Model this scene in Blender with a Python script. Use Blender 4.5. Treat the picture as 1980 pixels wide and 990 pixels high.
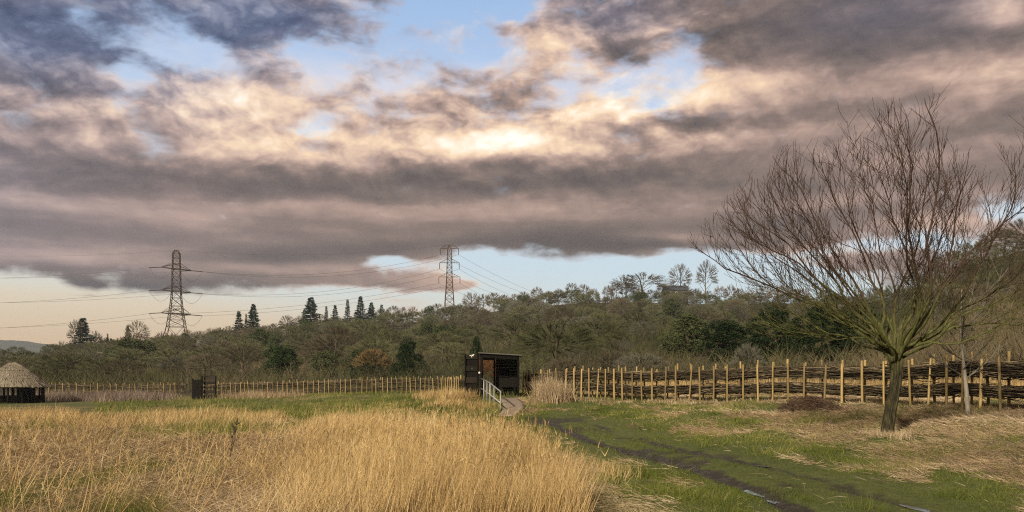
import bpy, bmesh, math, random
import numpy as np
from mathutils import Vector, Matrix

sc = bpy.context.scene
for _o in list(bpy.data.objects):
    bpy.data.objects.remove(_o)
COL = sc.collection
R = math.radians

# ------------------------------------------------------------------ camera
EYE = 1.65            # camera height above the track
F = 1715.0            # focal length in photo pixels (photo is 1980 x 990)
HOR = 732.0           # photo row of the horizon
cam_d = bpy.data.cameras.new("camera")
cam = bpy.data.objects.new("camera", cam_d)
COL.objects.link(cam)
cam.location = (0, 0, EYE)
cam.rotation_euler = (R(90), 0, 0)
cam_d.sensor_width = 36.0
cam_d.lens = 36.0 * F / 1980.0
cam_d.shift_y = (HOR - 495.0) / 1980.0
cam_d.clip_start = 0.1
cam_d.clip_end = 20000
sc.camera = cam

# ------------------------------------------------------------------ sun and exposure
SUN_EL, SUN_AZ = 27.0, -152.0     # azimuth from +Y towards +X: the sun stands behind the camera, to the left
sd = bpy.data.lights.new("sun", 'SUN')
sd.energy = 5.0
sd.angle = R(2.0)
sd.color = (1.0, 0.84, 0.62)
sun = bpy.data.objects.new("sun", sd)
COL.objects.link(sun)
_s = Vector((math.sin(R(SUN_AZ)) * math.cos(R(SUN_EL)), math.cos(R(SUN_AZ)) * math.cos(R(SUN_EL)), math.sin(R(SUN_EL))))
sun.rotation_euler = _s.to_track_quat('Z', 'Y').to_euler()
sun.location = _s * 60
sc.view_settings.view_transform = 'Standard'
sc.view_settings.look = 'None'
sc.view_settings.exposure = 0.42
sc.view_settings.gamma = 1.0
sc.cycles.max_bounces = 5
sc.cycles.diffuse_bounces = 2
sc.cycles.glossy_bounces = 2
sc.cycles.transmission_bounces = 2
sc.cycles.volume_bounces = 1
sc.cycles.transparent_max_bounces = 8
sc.cycles.use_denoising = False
sc.cycles.denoiser = 'OPENIMAGEDENOISE'
sc.cycles.denoising_input_passes = 'RGB_ALBEDO_NORMAL'
sc.cycles.denoising_prefilter = 'ACCURATE'
sc.cycles.use_adaptive_sampling = False
sc.cycles.filter_width = 1.15
sc.cycles.sample_clamp_indirect = 3.0
sc.cycles.sample_clamp_direct = 12.0
sc.cycles.adaptive_threshold = 0.02


def lin(c):
    """sRGB 0-255 to linear"""
    return tuple(((v / 255.0) / 12.92 if v <= 10 else ((v / 255.0 + 0.055) / 1.055) ** 2.4) for v in c)


# ------------------------------------------------------------------ small node language
class NT:
    def __init__(self, tree):
        self.t = tree

    def node(self, kind, **kw):
        n = self.t.nodes.new(kind)
        for k, v in kw.items():
            setattr(n, k, v)
        return n

    def put(self, sock, v):
        if isinstance(v, bpy.types.NodeSocket):
            self.t.links.new(v, sock)
        elif v is not None:
            if hasattr(sock.default_value, '__len__') and not hasattr(v, '__len__'):
                sock.default_value = (v,) * len(sock.default_value)
            elif hasattr(sock.default_value, '__len__') and len(sock.default_value) == 4 and len(v) == 3:
                sock.default_value = tuple(v) + (1.0,)
            else:
                sock.default_value = v

    def m(self, op, a, b=None, c=None, clamp=False):
        n = self.node('ShaderNodeMath', operation=op, use_clamp=clamp)
        self.put(n.inputs[0], a)
        if b is not None: self.put(n.inputs[1], b)
        if c is not None: self.put(n.inputs[2], c)
        return n.outputs[0]

    def v(self, op, a, b=None, c=None):
        n = self.node('ShaderNodeVectorMath', operation=op)
        self.put(n.inputs[0], a)
        if b is not None: self.put(n.inputs[3 if op == 'SCALE' else 1], b)
        if c is not None: self.put(n.inputs[2], c)
        return n.outputs['Value'] if op in ('DOT_PRODUCT', 'LENGTH', 'DISTANCE') else n.outputs[0]

    def xyz(self, a):
        n = self.node('ShaderNodeSeparateXYZ'); self.put(n.inputs[0], a)
        return n.outputs[0], n.outputs[1], n.outputs[2]

    def comb(self, x, y, z=0.0):
        n = self.node('ShaderNodeCombineXYZ')
        for i, q in enumerate((x, y, z)): self.put(n.inputs[i], q)
        return n.outputs[0]

    def noise(self, vec, scale, detail=4, rough=0.55, lac=2.0, dist=0.0, col=False):
        n = self.node('ShaderNodeTexNoise')
        self.put(n.inputs['Vector'], vec)
        for k, q in (('Scale', scale), ('Detail', detail), ('Roughness', rough), ('Lacunarity', lac), ('Distortion', dist)):
            n.inputs[k].default_value = q
        return n.outputs['Color'] if col else n.outputs[0]

    def mix(self, f, a, b, mode='MIX'):
        n = self.node('ShaderNodeMix', data_type='RGBA', blend_type=mode)
        self.put(n.inputs[0], f); self.put(n.inputs[6], a); self.put(n.inputs[7], b)
        return n.outputs[2]

    def smooth(self, x, lo, hi, a=0.0, b=1.0):
        n = self.node('ShaderNodeMapRange', interpolation_type='SMOOTHSTEP')
        for i, q in enumerate((x, lo, hi, a, b)): self.put(n.inputs[i], q)
        return n.outputs[0]

    def ramp(self, x, stops, interp='LINEAR'):
        n = self.node('ShaderNodeValToRGB')
        cr = n.color_ramp
        cr.interpolation = interp
        while len(cr.elements) < len(stops): cr.elements.new(0.5)
        for e, (p, c) in zip(cr.elements, stops):
            e.position = p
            e.color = tuple(c) + (1.0,)
        self.put(n.inputs[0], x)
        return n.outputs[0]


# ------------------------------------------------------------------ sky: clear sky, then a deck of evening clouds
def build_world():
    w = bpy.data.worlds.new("World")
    sc.world = w
    w.use_nodes = True
    w.node_tree.nodes.clear()
    N = NT(w.node_tree)
    tc = N.node('ShaderNodeTexCoord').outputs['Generated']
    sky = N.node('ShaderNodeTexSky')
    sky.sky_type = 'NISHITA'
    sky.sun_disc = False
    sky.sun_elevation = R(SUN_EL)
    sky.sun_rotation = R(SUN_AZ)
    sky.air_density = 1.0
    sky.dust_density = 1.5
    dx, dy, dz = N.xyz(tc)
    hyp = N.m('SQRT', N.m('MULTIPLY_ADD', dx, dx, N.m('MULTIPLY', dy, dy)))
    az = N.m('ARCTAN2', dx, dy)
    U0 = N.m('MULTIPLY', az, F)
    V0 = N.m('MULTIPLY', N.m('DIVIDE', dz, N.m('MAXIMUM', hyp, 0.02)), F)
    zc = N.m('ADD', N.m('MAXIMUM', dz, 0.0), 0.09)
    P = N.comb(N.m('DIVIDE', dx, zc), N.m('DIVIDE', dy, zc), N.m('MULTIPLY', zc, 1.3))
    # cloud noises: slow drift to bend the banks, billows for detail; low clouds lie in long level banks
    hi = N.m('MULTIPLY', N.smooth(V0, 270, 500), N.m('SUBTRACT', 1.0, N.m('MULTIPLY', N.smooth(N.m('ABSOLUTE', N.m('SUBTRACT', U0, 760)), 520, 200), 0.62)))                        # 0 in the level banks near the woods, 1 among the broken clouds above
    wa = N.v('SUBTRACT', N.noise(P, 1.1, 3, 0.5, col=True), (0.5, 0.5, 0.5))
    Q = N.comb(N.m('MULTIPLY', U0, 1 / 190.0), N.m('MULTIPLY', V0, 1 / 100.0), 3.7)
    S = N.comb(N.m('MULTIPLY', U0, 1 / 420.0), N.m('MULTIPLY', V0, 1 / 62.0), 9.1)
    wb = N.v('SUBTRACT', N.noise(Q, 1.0, 6, 0.52, col=True), (0.5, 0.5, 0.5))
    UV0 = N.comb(U0, V0, 0.0)
    UV = N.v('ADD', UV0, N.v('MULTIPLY', wa, (200, 50, 0)))
    UVb = N.v('ADD', UV, N.v('MULTIPLY', wb, N.comb(170, N.m('MULTIPLY_ADD', hi, 85, 28), 0)))

    def px(x, y):
        a = math.atan((x - 990) / F)
        return a * F, (HOR - y) * math.cos(a)

    def field(coord, base, blobs):
        acc = None
        for (x, y, sx, sy, amp) in blobs:
            cu, cv = px(x, y)
            d = N.v('MULTIPLY_ADD', coord, (1 / sx, 1 / sy, 0), (-cu / sx, -cv / sy, 0))
            e = N.m('EXPONENT', N.m('MULTIPLY', N.v('DOT_PRODUCT', d, d), -1.0))
            acc = N.m('MULTIPLY_ADD', e, amp, base if acc is None else acc)
        return acc

    n_big = N.noise(P, 2.2, 4, 0.5)
    n_q = N.noise(Q, 1.5, 9, 0.55, dist=0.25)
    n_q2 = N.noise(N.v('ADD', Q, (0.05, 0.22, 0.0)), 1.5, 6, 0.5, dist=0.25)
    n_s = N.noise(S, 1.0, 5, 0.5)
    Qi = N.v('ADD', N.comb(N.m('MULTIPLY', U0, 1 / 120.0), N.m('MULTIPLY', V0, 1 / 84.0), 1.3), N.v('SCALE', wb, 0.9))

    def puffs(vec):
        n = N.node('ShaderNodeTexVoronoi', voronoi_dimensions='2D', feature='SMOOTH_F1', normalize=True)
        N.put(n.inputs['Vector'], vec)
        for k, q in (('Scale', 1.0), ('Detail', 3.0), ('Roughness', 0.55), ('Lacunarity', 2.2), ('Smoothness', 0.45)):
            n.inputs[k].default_value = q
        return n.outputs['Distance']
    n_v = puffs(Qi)
    n_v2 = puffs(N.v('ADD', Qi, (0.05, 0.20, 0.0)))
    pemb = N.m('SUBTRACT', n_v2, n_v)
    emb = N.m('SUBTRACT', n_q, n_q2)                  # upper edges of billows catch the light

    # how much cloud
    A = field(UVb, 0.92, [
        (820, 35, 130, 66, -1.1), (960, 10, 70, 60, -0.55), (660, 125, 90, 40, -0.5), (900, 105, 80, 26, -0.5), (290, 60, 80, 35, -0.55),
        (1190, 175, 120, 34, -0.62), (1300, 115, 50, 60, -0.62), (390, 95, 80, 36, -0.75), (150, 35, 50, 28, -0.45), (290, 155, 50, 26, -0.45),
        (780, 160, 240, 50, -0.36), (1010, 30, 50, 36, -0.4), (600, 240, 60, 12, -0.4), (760, 230, 90, 16, -0.45), (1080, 120, 120, 50, -0.25), (560, 130, 120, 50, -0.2),
    ])
    n_p = N.noise(N.v('MULTIPLY', Q, (1.0, 1.0, 0.0)), 2.3, 9, 0.56, dist=0.3)
    A = N.m('ADD', A, N.m('MULTIPLY', N.m('SUBTRACT', N.m('MULTIPLY_ADD', n_p, 0.6, N.m('MULTIPLY', n_q, 0.4)), 0.5), N.m('MULTIPLY_ADD', hi, 1.75, 0.25)))
    A = N.m('ADD', A, N.m('MULTIPLY', N.m('SUBTRACT', 0.30, n_v), N.m('MULTIPLY', hi, 1.5)))
    A = N.smooth(A, 0.05, 0.85)
    veil = N.m('MULTIPLY', N.m('MINIMUM', field(UV, 0.0, [(780, 170, 320, 46, 0.9), (1180, 120, 160, 80, 0.8), (430, 130, 180, 60, 0.4), (600, 200, 260, 50, 0.5)]), 1.0), N.smooth(n_q, 0.25, 0.65))
    # clear strips low over the woods, with a hard cloud base above them
    lowL = field(UVb, 0.0, [
        (-60, 625, 420, 66, 1.0), (330, 630, 240, 50, 0.85), (560, 615, 200, 42, 0.85), (90, 580, 190, 40, 0.5), (-700, 650, 500, 60, 1.0), (800, 640, 300, 40, 0.7),
        (1150, 528, 260, 40, 1.15), (960, 512, 90, 30, 0.7), (1370, 520, 120, 40, 0.75), (1200, 572, 420, 34, 0.95), (1600, 590, 300, 40, 0.6), (750, 520, 80, 14, 0.5), (800, 575, 150, 12, 0.45),
        (1600, 535, 130, 45, 0.75), (1760, 475, 130, 26, 0.6), (1990, 395, 90, 30, 0.9), (2400, 500, 300, 60, 0.9),
        (880, 548, 110, 14, -0.55), (800, 578, 120, 9, -0.4), (1085, 541, 55, 9, -0.4), (180, 575, 60, 6, -0.55), (50, 583, 60, 5, -0.5), (170, 606, 50, 5, -0.6), (330, 590, 70, 5, -0.5), (60, 632, 60, 4, -0.45), (1700, 500, 120, 14, -0.5), (1560, 470, 90, 10, -0.3), (720, 505, 60, 12, 0.5),
    ])
    lowL = N.m('ADD', lowL, N.m('MULTIPLY', N.m('SUBTRACT', N.m('MULTIPLY_ADD', n_q, 0.5, N.m('MULTIPLY', n_s, 0.5)), 0.5), 1.5))
    lowL = N.m('ADD', lowL, N.m('MULTIPLY', N.m('SUBTRACT', n_p, 0.5), 1.0))
    lowA = N.smooth(lowL, 0.24, 0.74)
    A = N.m('MULTIPLY', A, N.m('SUBTRACT', 1.0, lowA))

    # how bright the cloud is
    L = field(UVb, 0.295, [
        (1130, 228, 140, 30, 0.42), (990, 278, 150, 24, 0.42), (1270, 195, 170, 45, 0.28), (640, 275, 280, 32, 0.20), (470, 275, 130, 26, 0.12), (1330, 290, 200, 30, 0.16),
        (1420, 165, 150, 45, 0.24), (470, 170, 200, 50, 0.17), (830, 240, 260, 60, 0.20), (1060, 110, 200, 70, 0.30), (620, 190, 200, 60, 0.12),
        (240, 240, 280, 55, 0.16), (1720, 165, 300, 40, 0.12), (1940, 190, 200, 60, 0.13), (1240, 35, 60, 22, 0.20), (1930, 25, 50, 25, 0.36),
        (1010, 358, 560, 24, -0.11), (300, 335, 380, 20, -0.12), (1400, 330, 250, 46, -0.10), (1300, 450, 300, 40, -0.10),
        (1850, 235, 200, 28, -0.14), (200, 545, 260, 22, -0.18), (650, 485, 300, 22, -0.16), (1130, 474, 350, 16, -0.16), (1490, 65, 260, 55, -0.20), (1720, 90, 220, 40, -0.10), (1600, 190, 200, 30, -0.05),
        (1760, 40, 150, 50, -0.10), (640, 278, 50, 16, -0.26), (1330, 228, 70, 20, -0.42), (1190, 248, 60, 14, -0.22), (250, 128, 130, 24, -0.14),
        (130, 395, 260, 20, 0.15), (700, 402, 300, 18, 0.13), (450, 512, 300, 15, 0.16), (1050, 420, 300, 16, 0.08), (1350, 455, 130, 12, 0.26), (1250, 485, 80, 8, 0.1),
        (900, 535, 130, 30, 0.26), (820, 575, 140, 22, 0.14), (1550, 500, 160, 30, 0.22), (1820, 440, 120, 24, 0.2), (100, 30, 330, 60, -0.08),
        (1120, 30, 110, 24, -0.12), (560, 95, 170, 30, -0.06), (1700, 330, 260, 24, 0.05), (1150, 80, 60, 22, -0.16), (1200, 110, 50, 18, -0.14),
    ])
    L = N.m('ADD', L, N.m('MULTIPLY', N.m('SUBTRACT', n_p, 0.5), N.m('MULTIPLY_ADD', hi, -0.30, -0.04)))
    L = N.m('ADD', L, N.m('MULTIPLY', emb, N.m('MULTIPLY_ADD', hi, 0.40, 0.14)))
    L = N.m('ADD', L, N.m('MULTIPLY', N.m('ADD', N.m('MULTIPLY', pemb, 1.5), N.m('MULTIPLY_ADD', n_v, -0.8, 0.24)), N.m('MULTIPLY_ADD', hi, 0.42, 0.07)))
    L = N.m('ADD', L, N.m('MULTIPLY', N.m('SUBTRACT', n_big, 0.5), N.m('MULTIPLY_ADD', hi, 0.36, 0.12)))
    L = N.m('ADD', L, N.m('MULTIPLY', N.m('SUBTRACT', n_s, 0.5), N.m('MULTIPLY_ADD', hi, -0.40, 0.62)))
    L = N.m('ADD', L, N.m('MULTIPLY', N.m('SUBTRACT', 1.0, A), 0.26))    # thin edges let light through
    cloud = N.ramp(L, [
        (0.0, lin((80, 72, 74))), (0.16, lin((101, 89, 86))), (0.30, lin((127, 109, 103))), (0.44, lin((167, 141, 130))),
        (0.58, lin((206, 176, 157))), (0.72, lin((235, 205, 173))), (0.86, lin((248, 229, 206))), (1.0, lin((255, 248, 236)))])
    # bluer, colder shade in the top left of the view, mauve in the top right
    B = field(UVb, 0.0, [(60, 50, 420, 90, 1.0), (520, 25, 260, 75, 0.85), (330, 190, 150, 50, 0.15), (1150, 10, 160, 60, 0.45), (-900, 250, 600, 250, 0.7), (1760, 20, 200, 70, 0.3)])
    B = N.m('MINIMUM', B, 1.0)
    cold = N.ramp(L, [(0.0, lin((62, 74, 104))), (0.25, lin((92, 102, 130))), (0.45, lin((136, 142, 164))), (0.65, lin((196, 188, 194))), (1.0, lin((250, 240, 232)))])
    cloud = N.mix(B, cloud, cold)

    # the clear sky itself
    nish = N.v('SCALE', sky.outputs[0], 0.10)
    blue = N.ramp(N.m('DIVIDE', V0, 760.0), [(0.0, lin((206, 196, 180))), (0.16, lin((196, 214, 220))), (0.30, lin((192, 210, 222))),
                                            (0.62, lin((192, 206, 226))), (0.82, lin((164, 190, 224))), (1.0, lin((146, 178, 218)))])
    warm = field(UV0, 0.0, [(-150, 620, 640, 100, 1.0), (300, 640, 420, 80, 0.45), (900, 600, 300, 50, 0.35), (-1500, 640, 900, 90, 0.6), (1650, 530, 200, 60, 0.15)])
    warmc = N.ramp(N.m('DIVIDE', V0, 200.0), [(0.0, lin((212, 172, 130))), (0.35, lin((216, 182, 142))), (0.8, lin((216, 204, 182)))])
    clear = N.mix(N.m('MINIMUM', warm, 1.0), blue, warmc)
    clear = N.mix(0.12, clear, nish)
    clear = N.mix(N.m('MULTIPLY', veil, 0.75), clear, lin((214, 210, 218)))
    out = N.mix(A, clear, cloud)
    out = N.mix(N.smooth(dz, -0.06, -0.005), lin((70, 66, 52)), out)
    bg = N.node('ShaderNodeBackground')
    N.put(bg.inputs['Color'], N.v('SCALE', out, 9.0))
    bg.inputs['Strength'].default_value = 0.10
    o = N.node('ShaderNodeOutputWorld')
    w.node_tree.links.new(bg.outputs[0], o.inputs[0])
    w.cycles.sampling_method = 'MANUAL'
    w.cycles.sample_map_resolution = 512


build_world()

# ------------------------------------------------------------------ helpers
rng = np.random.default_rng(11)
random.seed(11)


def tag(o, label=None, cat=None, group=None, kind=None):
    if label: o['label'] = label
    if cat: o['category'] = cat
    if group: o['group'] = group
    if kind: o['kind'] = kind
    return o


def link(name, me, mat=None, parent=None):
    o = bpy.data.objects.new(name, me)
    COL.objects.link(o)
    if mat is not None and me is not None and not me.materials:
        me.materials.append(mat)
    if parent is not None:
        o.parent = parent
    return o


def thing(name, label, cat, loc=(0, 0, 0), rz=0.0, group=None):
    o = bpy.data.objects.new(name, None)
    COL.objects.link(o)
    o.location = loc
    o.rotation_euler = (0, 0, rz)
    o.empty_display_size = 0.2
    return tag(o, label, cat, group)


def np_mesh(name, verts, quads, attrs=None, smooth=False):
    me = bpy.data.meshes.new(name)
    verts = np.asarray(verts, np.float32)
    quads = np.asarray(quads, np.int32)
    k = quads.shape[1]
    me.vertices.add(len(verts))
    me.vertices.foreach_set('co', verts.ravel())
    me.loops.add(quads.size)
    me.loops.foreach_set('vertex_index', quads.ravel())
    me.polygons.add(len(quads))
    me.polygons.foreach_set('loop_start', np.arange(0, quads.size, k, dtype=np.int32))
    if smooth:
        me.polygons.foreach_set('use_smooth', np.ones(len(quads), bool))
    me.update(calc_edges=True)
    for n, a in (attrs or {}).items():
        at = me.attributes.new(n, 'FLOAT', 'POINT')
        at.data.foreach_set('value', np.asarray(a, np.float32))
    return me


class MB:
    """collects shapes and links them as one mesh object"""

    def __init__(self):
        self.v, self.f, self.a = [], [], []

    def _add(self, vs, fs, a=0.0):
        b = len(self.v)
        self.v += [tuple(p) for p in vs]
        self.f += [tuple(i + b for i in q) for q in fs]
        self.a += [a] * len(vs)

    def box(self, c, s, rot=None, a=0.0, bev=0.0):
        x, y, z = s[0] / 2, s[1] / 2, s[2] / 2
        if bev <= 0:
            vs = [(-x, -y, -z), (x, -y, -z), (x, y, -z), (-x, y, -z), (-x, -y, z), (x, -y, z), (x, y, z), (-x, y, z)]
            fs = [(3, 2, 1, 0), (4, 5, 6, 7), (0, 1, 5, 4), (1, 2, 6, 5), (2, 3, 7, 6), (3, 0, 4, 7)]
        else:
            bm = bmesh.new()
            bmesh.ops.create_cube(bm, size=1.0)
            for q in bm.verts: q.co = Vector((q.co.x * s[0], q.co.y * s[1], q.co.z * s[2]))
            bmesh.ops.bevel(bm, geom=bm.edges[:], offset=bev, segments=1, affect='EDGES')
            bm.verts.index_update()
            vs = [q.co.copy() for q in bm.verts]
            fs = [tuple(q.index for q in f.verts) for f in bm.faces]
            bm.free()
        m = rot if rot is not None else Matrix.Identity(3)
        self._add([m @ Vector(p) + Vector(c) for p in vs], fs, a)

    def tube(self, pts, rad, n=6, a=0.0, cap=True, wob=0.0):
        pts = [Vector(p) for p in pts]
        if not hasattr(rad, '__len__'): rad = [rad] * len(pts)
        vs, fs = [], []
        prev = None
        for i, p in enumerate(pts):
            t = (pts[min(i + 1, len(pts) - 1)] - pts[max(i - 1, 0)])
            if t.length < 1e-9: t = Vector((0, 0, 1))
            t.normalize()
            if prev is None:
                u = t.cross(Vector((0.31, 0.17, 0.93)) if abs(t.z) < 0.9 else Vector((1, 0, 0))).normalized()
            else:
                u = (prev - t * prev.dot(t))
                u = u.normalized() if u.length > 1e-6 else t.orthogonal().normalized()
            prev = u
            w = t.cross(u)
            for k in range(n):
                ang = 2 * math.pi * k / n
                r = rad[i] * (1 + (random.uniform(-wob, wob) if wob else 0))
                vs.append(p + u * (r * math.cos(ang)) + w * (r * math.sin(ang)))
        for i in range(len(pts) - 1):
            for k in range(n):
                fs.append((i * n + k, i * n + (k + 1) % n, (i + 1) * n + (k + 1) % n, (i + 1) * n + k))
        if cap:
            fs.append(tuple(range(n - 1, -1, -1)))
            fs.append(tuple((len(pts) - 1) * n + k for k in range(n)))
        self._add(vs, fs, a)

    def bar(self, p, q, w):
        self.tube([p, q], w / 2 * 1.2, 4)

    def mesh(self, name, smooth=False):
        me = bpy.data.meshes.new(name)
        me.from_pydata(self.v, [], self.f)
        if smooth:
            me.polygons.foreach_set('use_smooth', np.ones(len(me.polygons), bool))
        at = me.attributes.new('rnd', 'FLOAT', 'POINT')
        at.data.foreach_set('value', np.asarray(self.a, np.float32))
        me.update()
        return me

    def build(self, name, mat, parent=None, smooth=False):
        return link(name, self.mesh(name, smooth), mat, parent)


def noise2(x, y, seed=0, octs=4, rough=0.5):
    """smooth value noise, 0..1"""
    g = np.random.default_rng(seed).random((64, 64))
    x = np.asarray(x, float); y = np.asarray(y, float)
    out = np.zeros(np.broadcast(x, y).shape); amp = 1.0; tot = 0.0
    for o in range(octs):
        xi = np.floor(x).astype(int); yi = np.floor(y).astype(int)
        fx = x - xi; fy = y - yi
        fx = fx * fx * (3 - 2 * fx); fy = fy * fy * (3 - 2 * fy)
        a = g[xi % 64, yi % 64]; b = g[(xi + 1) % 64, yi % 64]; c = g[xi % 64, (yi + 1) % 64]; d = g[(xi + 1) % 64, (yi + 1) % 64]
        out += amp * ((a * (1 - fx) + b * fx) * (1 - fy) + (c * (1 - fx) + d * fx) * fy)
        tot += amp; amp *= rough
        x = x * 2.03 + 17.3; y = y * 2.03 + 5.1
    return out / tot


def sstep(x, a, b):
    t = np.clip((x - a) / (b - a), 0, 1)
    return t * t * (3 - 2 * t)


def pdist(x, y, line):
    """distance to a polyline"""
    best = np.full(np.shape(x), 1e9)
    for (ax, ay), (bx, by) in zip(line[:-1], line[1:]):
        dx, dy = bx - ax, by - ay
        t = np.clip(((x - ax) * dx + (y - ay) * dy) / (dx * dx + dy * dy), 0, 1)
        best = np.minimum(best, np.hypot(x - ax - t * dx, y - ay - t * dy))
    return best


# ------------------------------------------------------------------ terrain
CTRL = np.array([
    (0, 0, 0), (-10, 0, 0), (10, 0, .05), (0, 11, 0), (-8, 11, -.02), (5, 11, 0), (8, 11, .1), (3.5, 14.7, 0), (2.9, 19.4, -.02), (2, 25, -.03), (1.2, 34, 0),
    (0, 39.5, .03), (-.4, 42, .2), (-.6, 45, .52), (-.8, 47, .6), (-1.5, 50, .6), (-2.6, 47, .5), (.8, 47, .6), (3.8, 47, .65), (9, 38.5, .66), (12, 35, .69),
    (13.3, 31.5, .70), (13.9, 28, .68), (14.2, 25, .66), (14.3, 20, .65), (8, 19, .37), (5, 25, .12), (5, 32, .35), (9, 27, .45), (11, 16, .42), (6.5, 14, .1),
    (13, 13, .5), (20, 25, .8), (20, 40, .9), (10, 52, .8), (-2, 35, -.05), (-5, 31, -.08), (-10, 40, -.3), (-16, 50, -.45), (-33, 57, -.6), (-10, 20, -.1),
    (-20, 30, -.3), (-5.7, 75, .34), (-11.1, 83, .3), (-20.9, 92, -.1), (-36, 104, -.45), (-51.6, 112, -.7), (-8, 60, .1), (-5, 40, 0), (-4, 50, .2), (-20, 70, -.4),
    (-40, 80, -.6), (-60, 80, -.6), (-60, 40, -.5), (-30, 5, -.1), (22, 5, .6), (5, 80, .6), (22, 80, .9), (0, 112, .3)], float)


def _tk(d2):
    return 0.5 * d2 * np.log(d2 + 1e-9)


_n = len(CTRL)
_K = _tk(((CTRL[:, None, :2] - CTRL[None, :, :2]) ** 2).sum(-1)) + np.eye(_n) * 2.0
_Pm = np.c_[np.ones(_n), CTRL[:, :2]]
_W = np.linalg.solve(np.block([[_K, _Pm], [_Pm.T, np.zeros((3, 3))]]), np.r_[CTRL[:, 2], 0, 0, 0])

AX = np.array([-400, 0, 150, 300, 450, 600, 800, 900, 1000, 1130, 1300, 1500, 1620, 1700, 1760, 1850, 1950, 2100, 2500], float)
SIL = np.array([668, 668, 655, 645, 630, 612, 592, 582, 562, 553, 557, 558, 556, 548, 520, 480, 436, 410, 380], float)   # tree-top line
DR = np.array([330, 330, 330, 340, 360, 380, 400, 410, 420, 420, 420, 400, 360, 300, 250, 190, 160, 140, 130], float)     # ridge distance
D0 = np.array([125, 125, 122, 120, 118, 114, 100, 90, 80, 74, 66, 56, 52, 50, 47, 44, 42, 42, 42], float)               # foot of the slope
TREE_H = 7.5

RUT_L = [(3.7, 5), (3.65, 11), (3.6, 13), (3.5, 14.7), (3.3, 17), (2.94, 19.4), (2.0, 25), (1.5, 30), (1.2, 34), (.5, 37.5)]
RUT_R = [(5.3, 5), (5.25, 11), (5.0, 14), (4.2, 18), (3.75, 21), (3.2, 25), (2.75, 30), (2.3, 34), (1.4, 37.5)]
RAMP = [(-.15, 47.2), (-.1, 45.5), (.05, 44), (.1, 42.2), (-.05, 40.4), (-.3, 38.8)]


def px_of(X, Y):
    return 990 + F * X / np.maximum(Y, 1e-3)


def field_x(Y):
    """right-hand edge of the dry field at distance Y"""
    return np.interp(Y, [0, 11.5, 14, 20, 26, 31, 40, 50, 57, 60], [1.0, .84, .57, .12, -2.1, -5.2, -10, -16.3, -33, -60])


def height(X, Y):
    X = np.asarray(X, float); Y = np.asarray(Y, float)
    x = np.clip(X, -60, 22).ravel(); y = np.clip(Y, 0, 112).ravel()
    z = np.empty_like(x)
    for s in range(0, len(x), 20000):
        q = np.c_[x[s:s + 20000], y[s:s + 20000]]
        d2 = ((q[:, None, :] - CTRL[None, :, :2]) ** 2).sum(-1)
        z[s:s + 20000] = _tk(d2) @ _W[:_n] + _W[_n] + q @ _W[_n + 1:]
    z = np.clip(z, -.9, 1.1).reshape(X.shape)
    D = np.hypot(X, Y)
    ax = np.where(Y > 1, px_of(X, Y), np.where(X < 0, -400, 2500))
    sil = np.interp(ax, AX, SIL); dr = np.interp(ax, AX, DR); d0 = np.interp(ax, AX, D0)
    zr = EYE + (HOR - sil) / F * dr - TREE_H
    t = np.clip((D - d0) / (dr - d0), 0, 1)
    front = sstep(Y, -30, 25)
    z = z + front * (zr - z) * (t * (1 - .25 * np.sin(math.pi * t)))
    # tussocks, ruts and the mown track
    near = 1 - sstep(D, 60, 110)
    bump = (noise2(X * .9, Y * .9, 3, 4, .55) - .5) * (.22 + .14 * sstep(X, 3.5, 6)) + (noise2(X * .16, Y * .16, 4, 2) - .5) * .16
    tl = pdist(X, Y, RUT_L); tr = pdist(X, Y, RUT_R)
    calm = 1 - .75 * np.exp(-(np.minimum(tl, tr) / .9) ** 2)
    calm *= 1 - np.exp(-(pdist(X, Y, RAMP) / .9) ** 4)
    z = z + near * bump * calm
    wv = .6 + .8 * noise2(X * .7, Y * .7, 8, 2)
    z = z - near * (.085 * wv * np.exp(-(tl / .17) ** 2) + .05 * wv * np.exp(-(tr / .18) ** 2))
    return z


def hz(x, y):
    return float(height(np.array([x]), np.array([y]))[0])


def at(x, y, D):
    """point of the place seen at photo pixel x, y when it stands D metres in front of the camera"""
    return Vector(((x - 990) / F * D, D, EYE - (y - HOR) / F * D))


def on_ground(x, D):
    X = (x - 990) / F * D
    return Vector((X, D, hz(X, D)))


# ------------------------------------------------------------------ materials
def new_mat(name):
    m = bpy.data.materials.new(name)
    m.use_nodes = True
    m.node_tree.nodes.clear()
    return m, NT(m.node_tree)


def finish(m, N, sh):
    o = N.node('ShaderNodeOutputMaterial')
    m.node_tree.links.new(sh, o.inputs[0])
    return m


def principled(N, col, rough=.8, spec=.3, metal=0.0, bump=None, bstr=.3, bdist=.02):
    p = N.node('ShaderNodeBsdfPrincipled')
    N.put(p.inputs['Base Color'], col)
    N.put(p.inputs['Roughness'], rough)
    p.inputs['Specular IOR Level'].default_value = spec
    p.inputs['Metallic'].default_value = metal
    if bump is not None:
        b = N.node('ShaderNodeBump')
        b.inputs['Strength'].default_value = bstr
        b.inputs['Distance'].default_value = bdist
        N.put(b.inputs['Height'], bump)
        N.t.links.new(b.outputs[0], p.inputs['Normal'])
    return p.outputs[0]


def attr(N, n):
    a = N.node('ShaderNodeAttribute')
    a.attribute_name = n
    return a.outputs['Fac']


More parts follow.
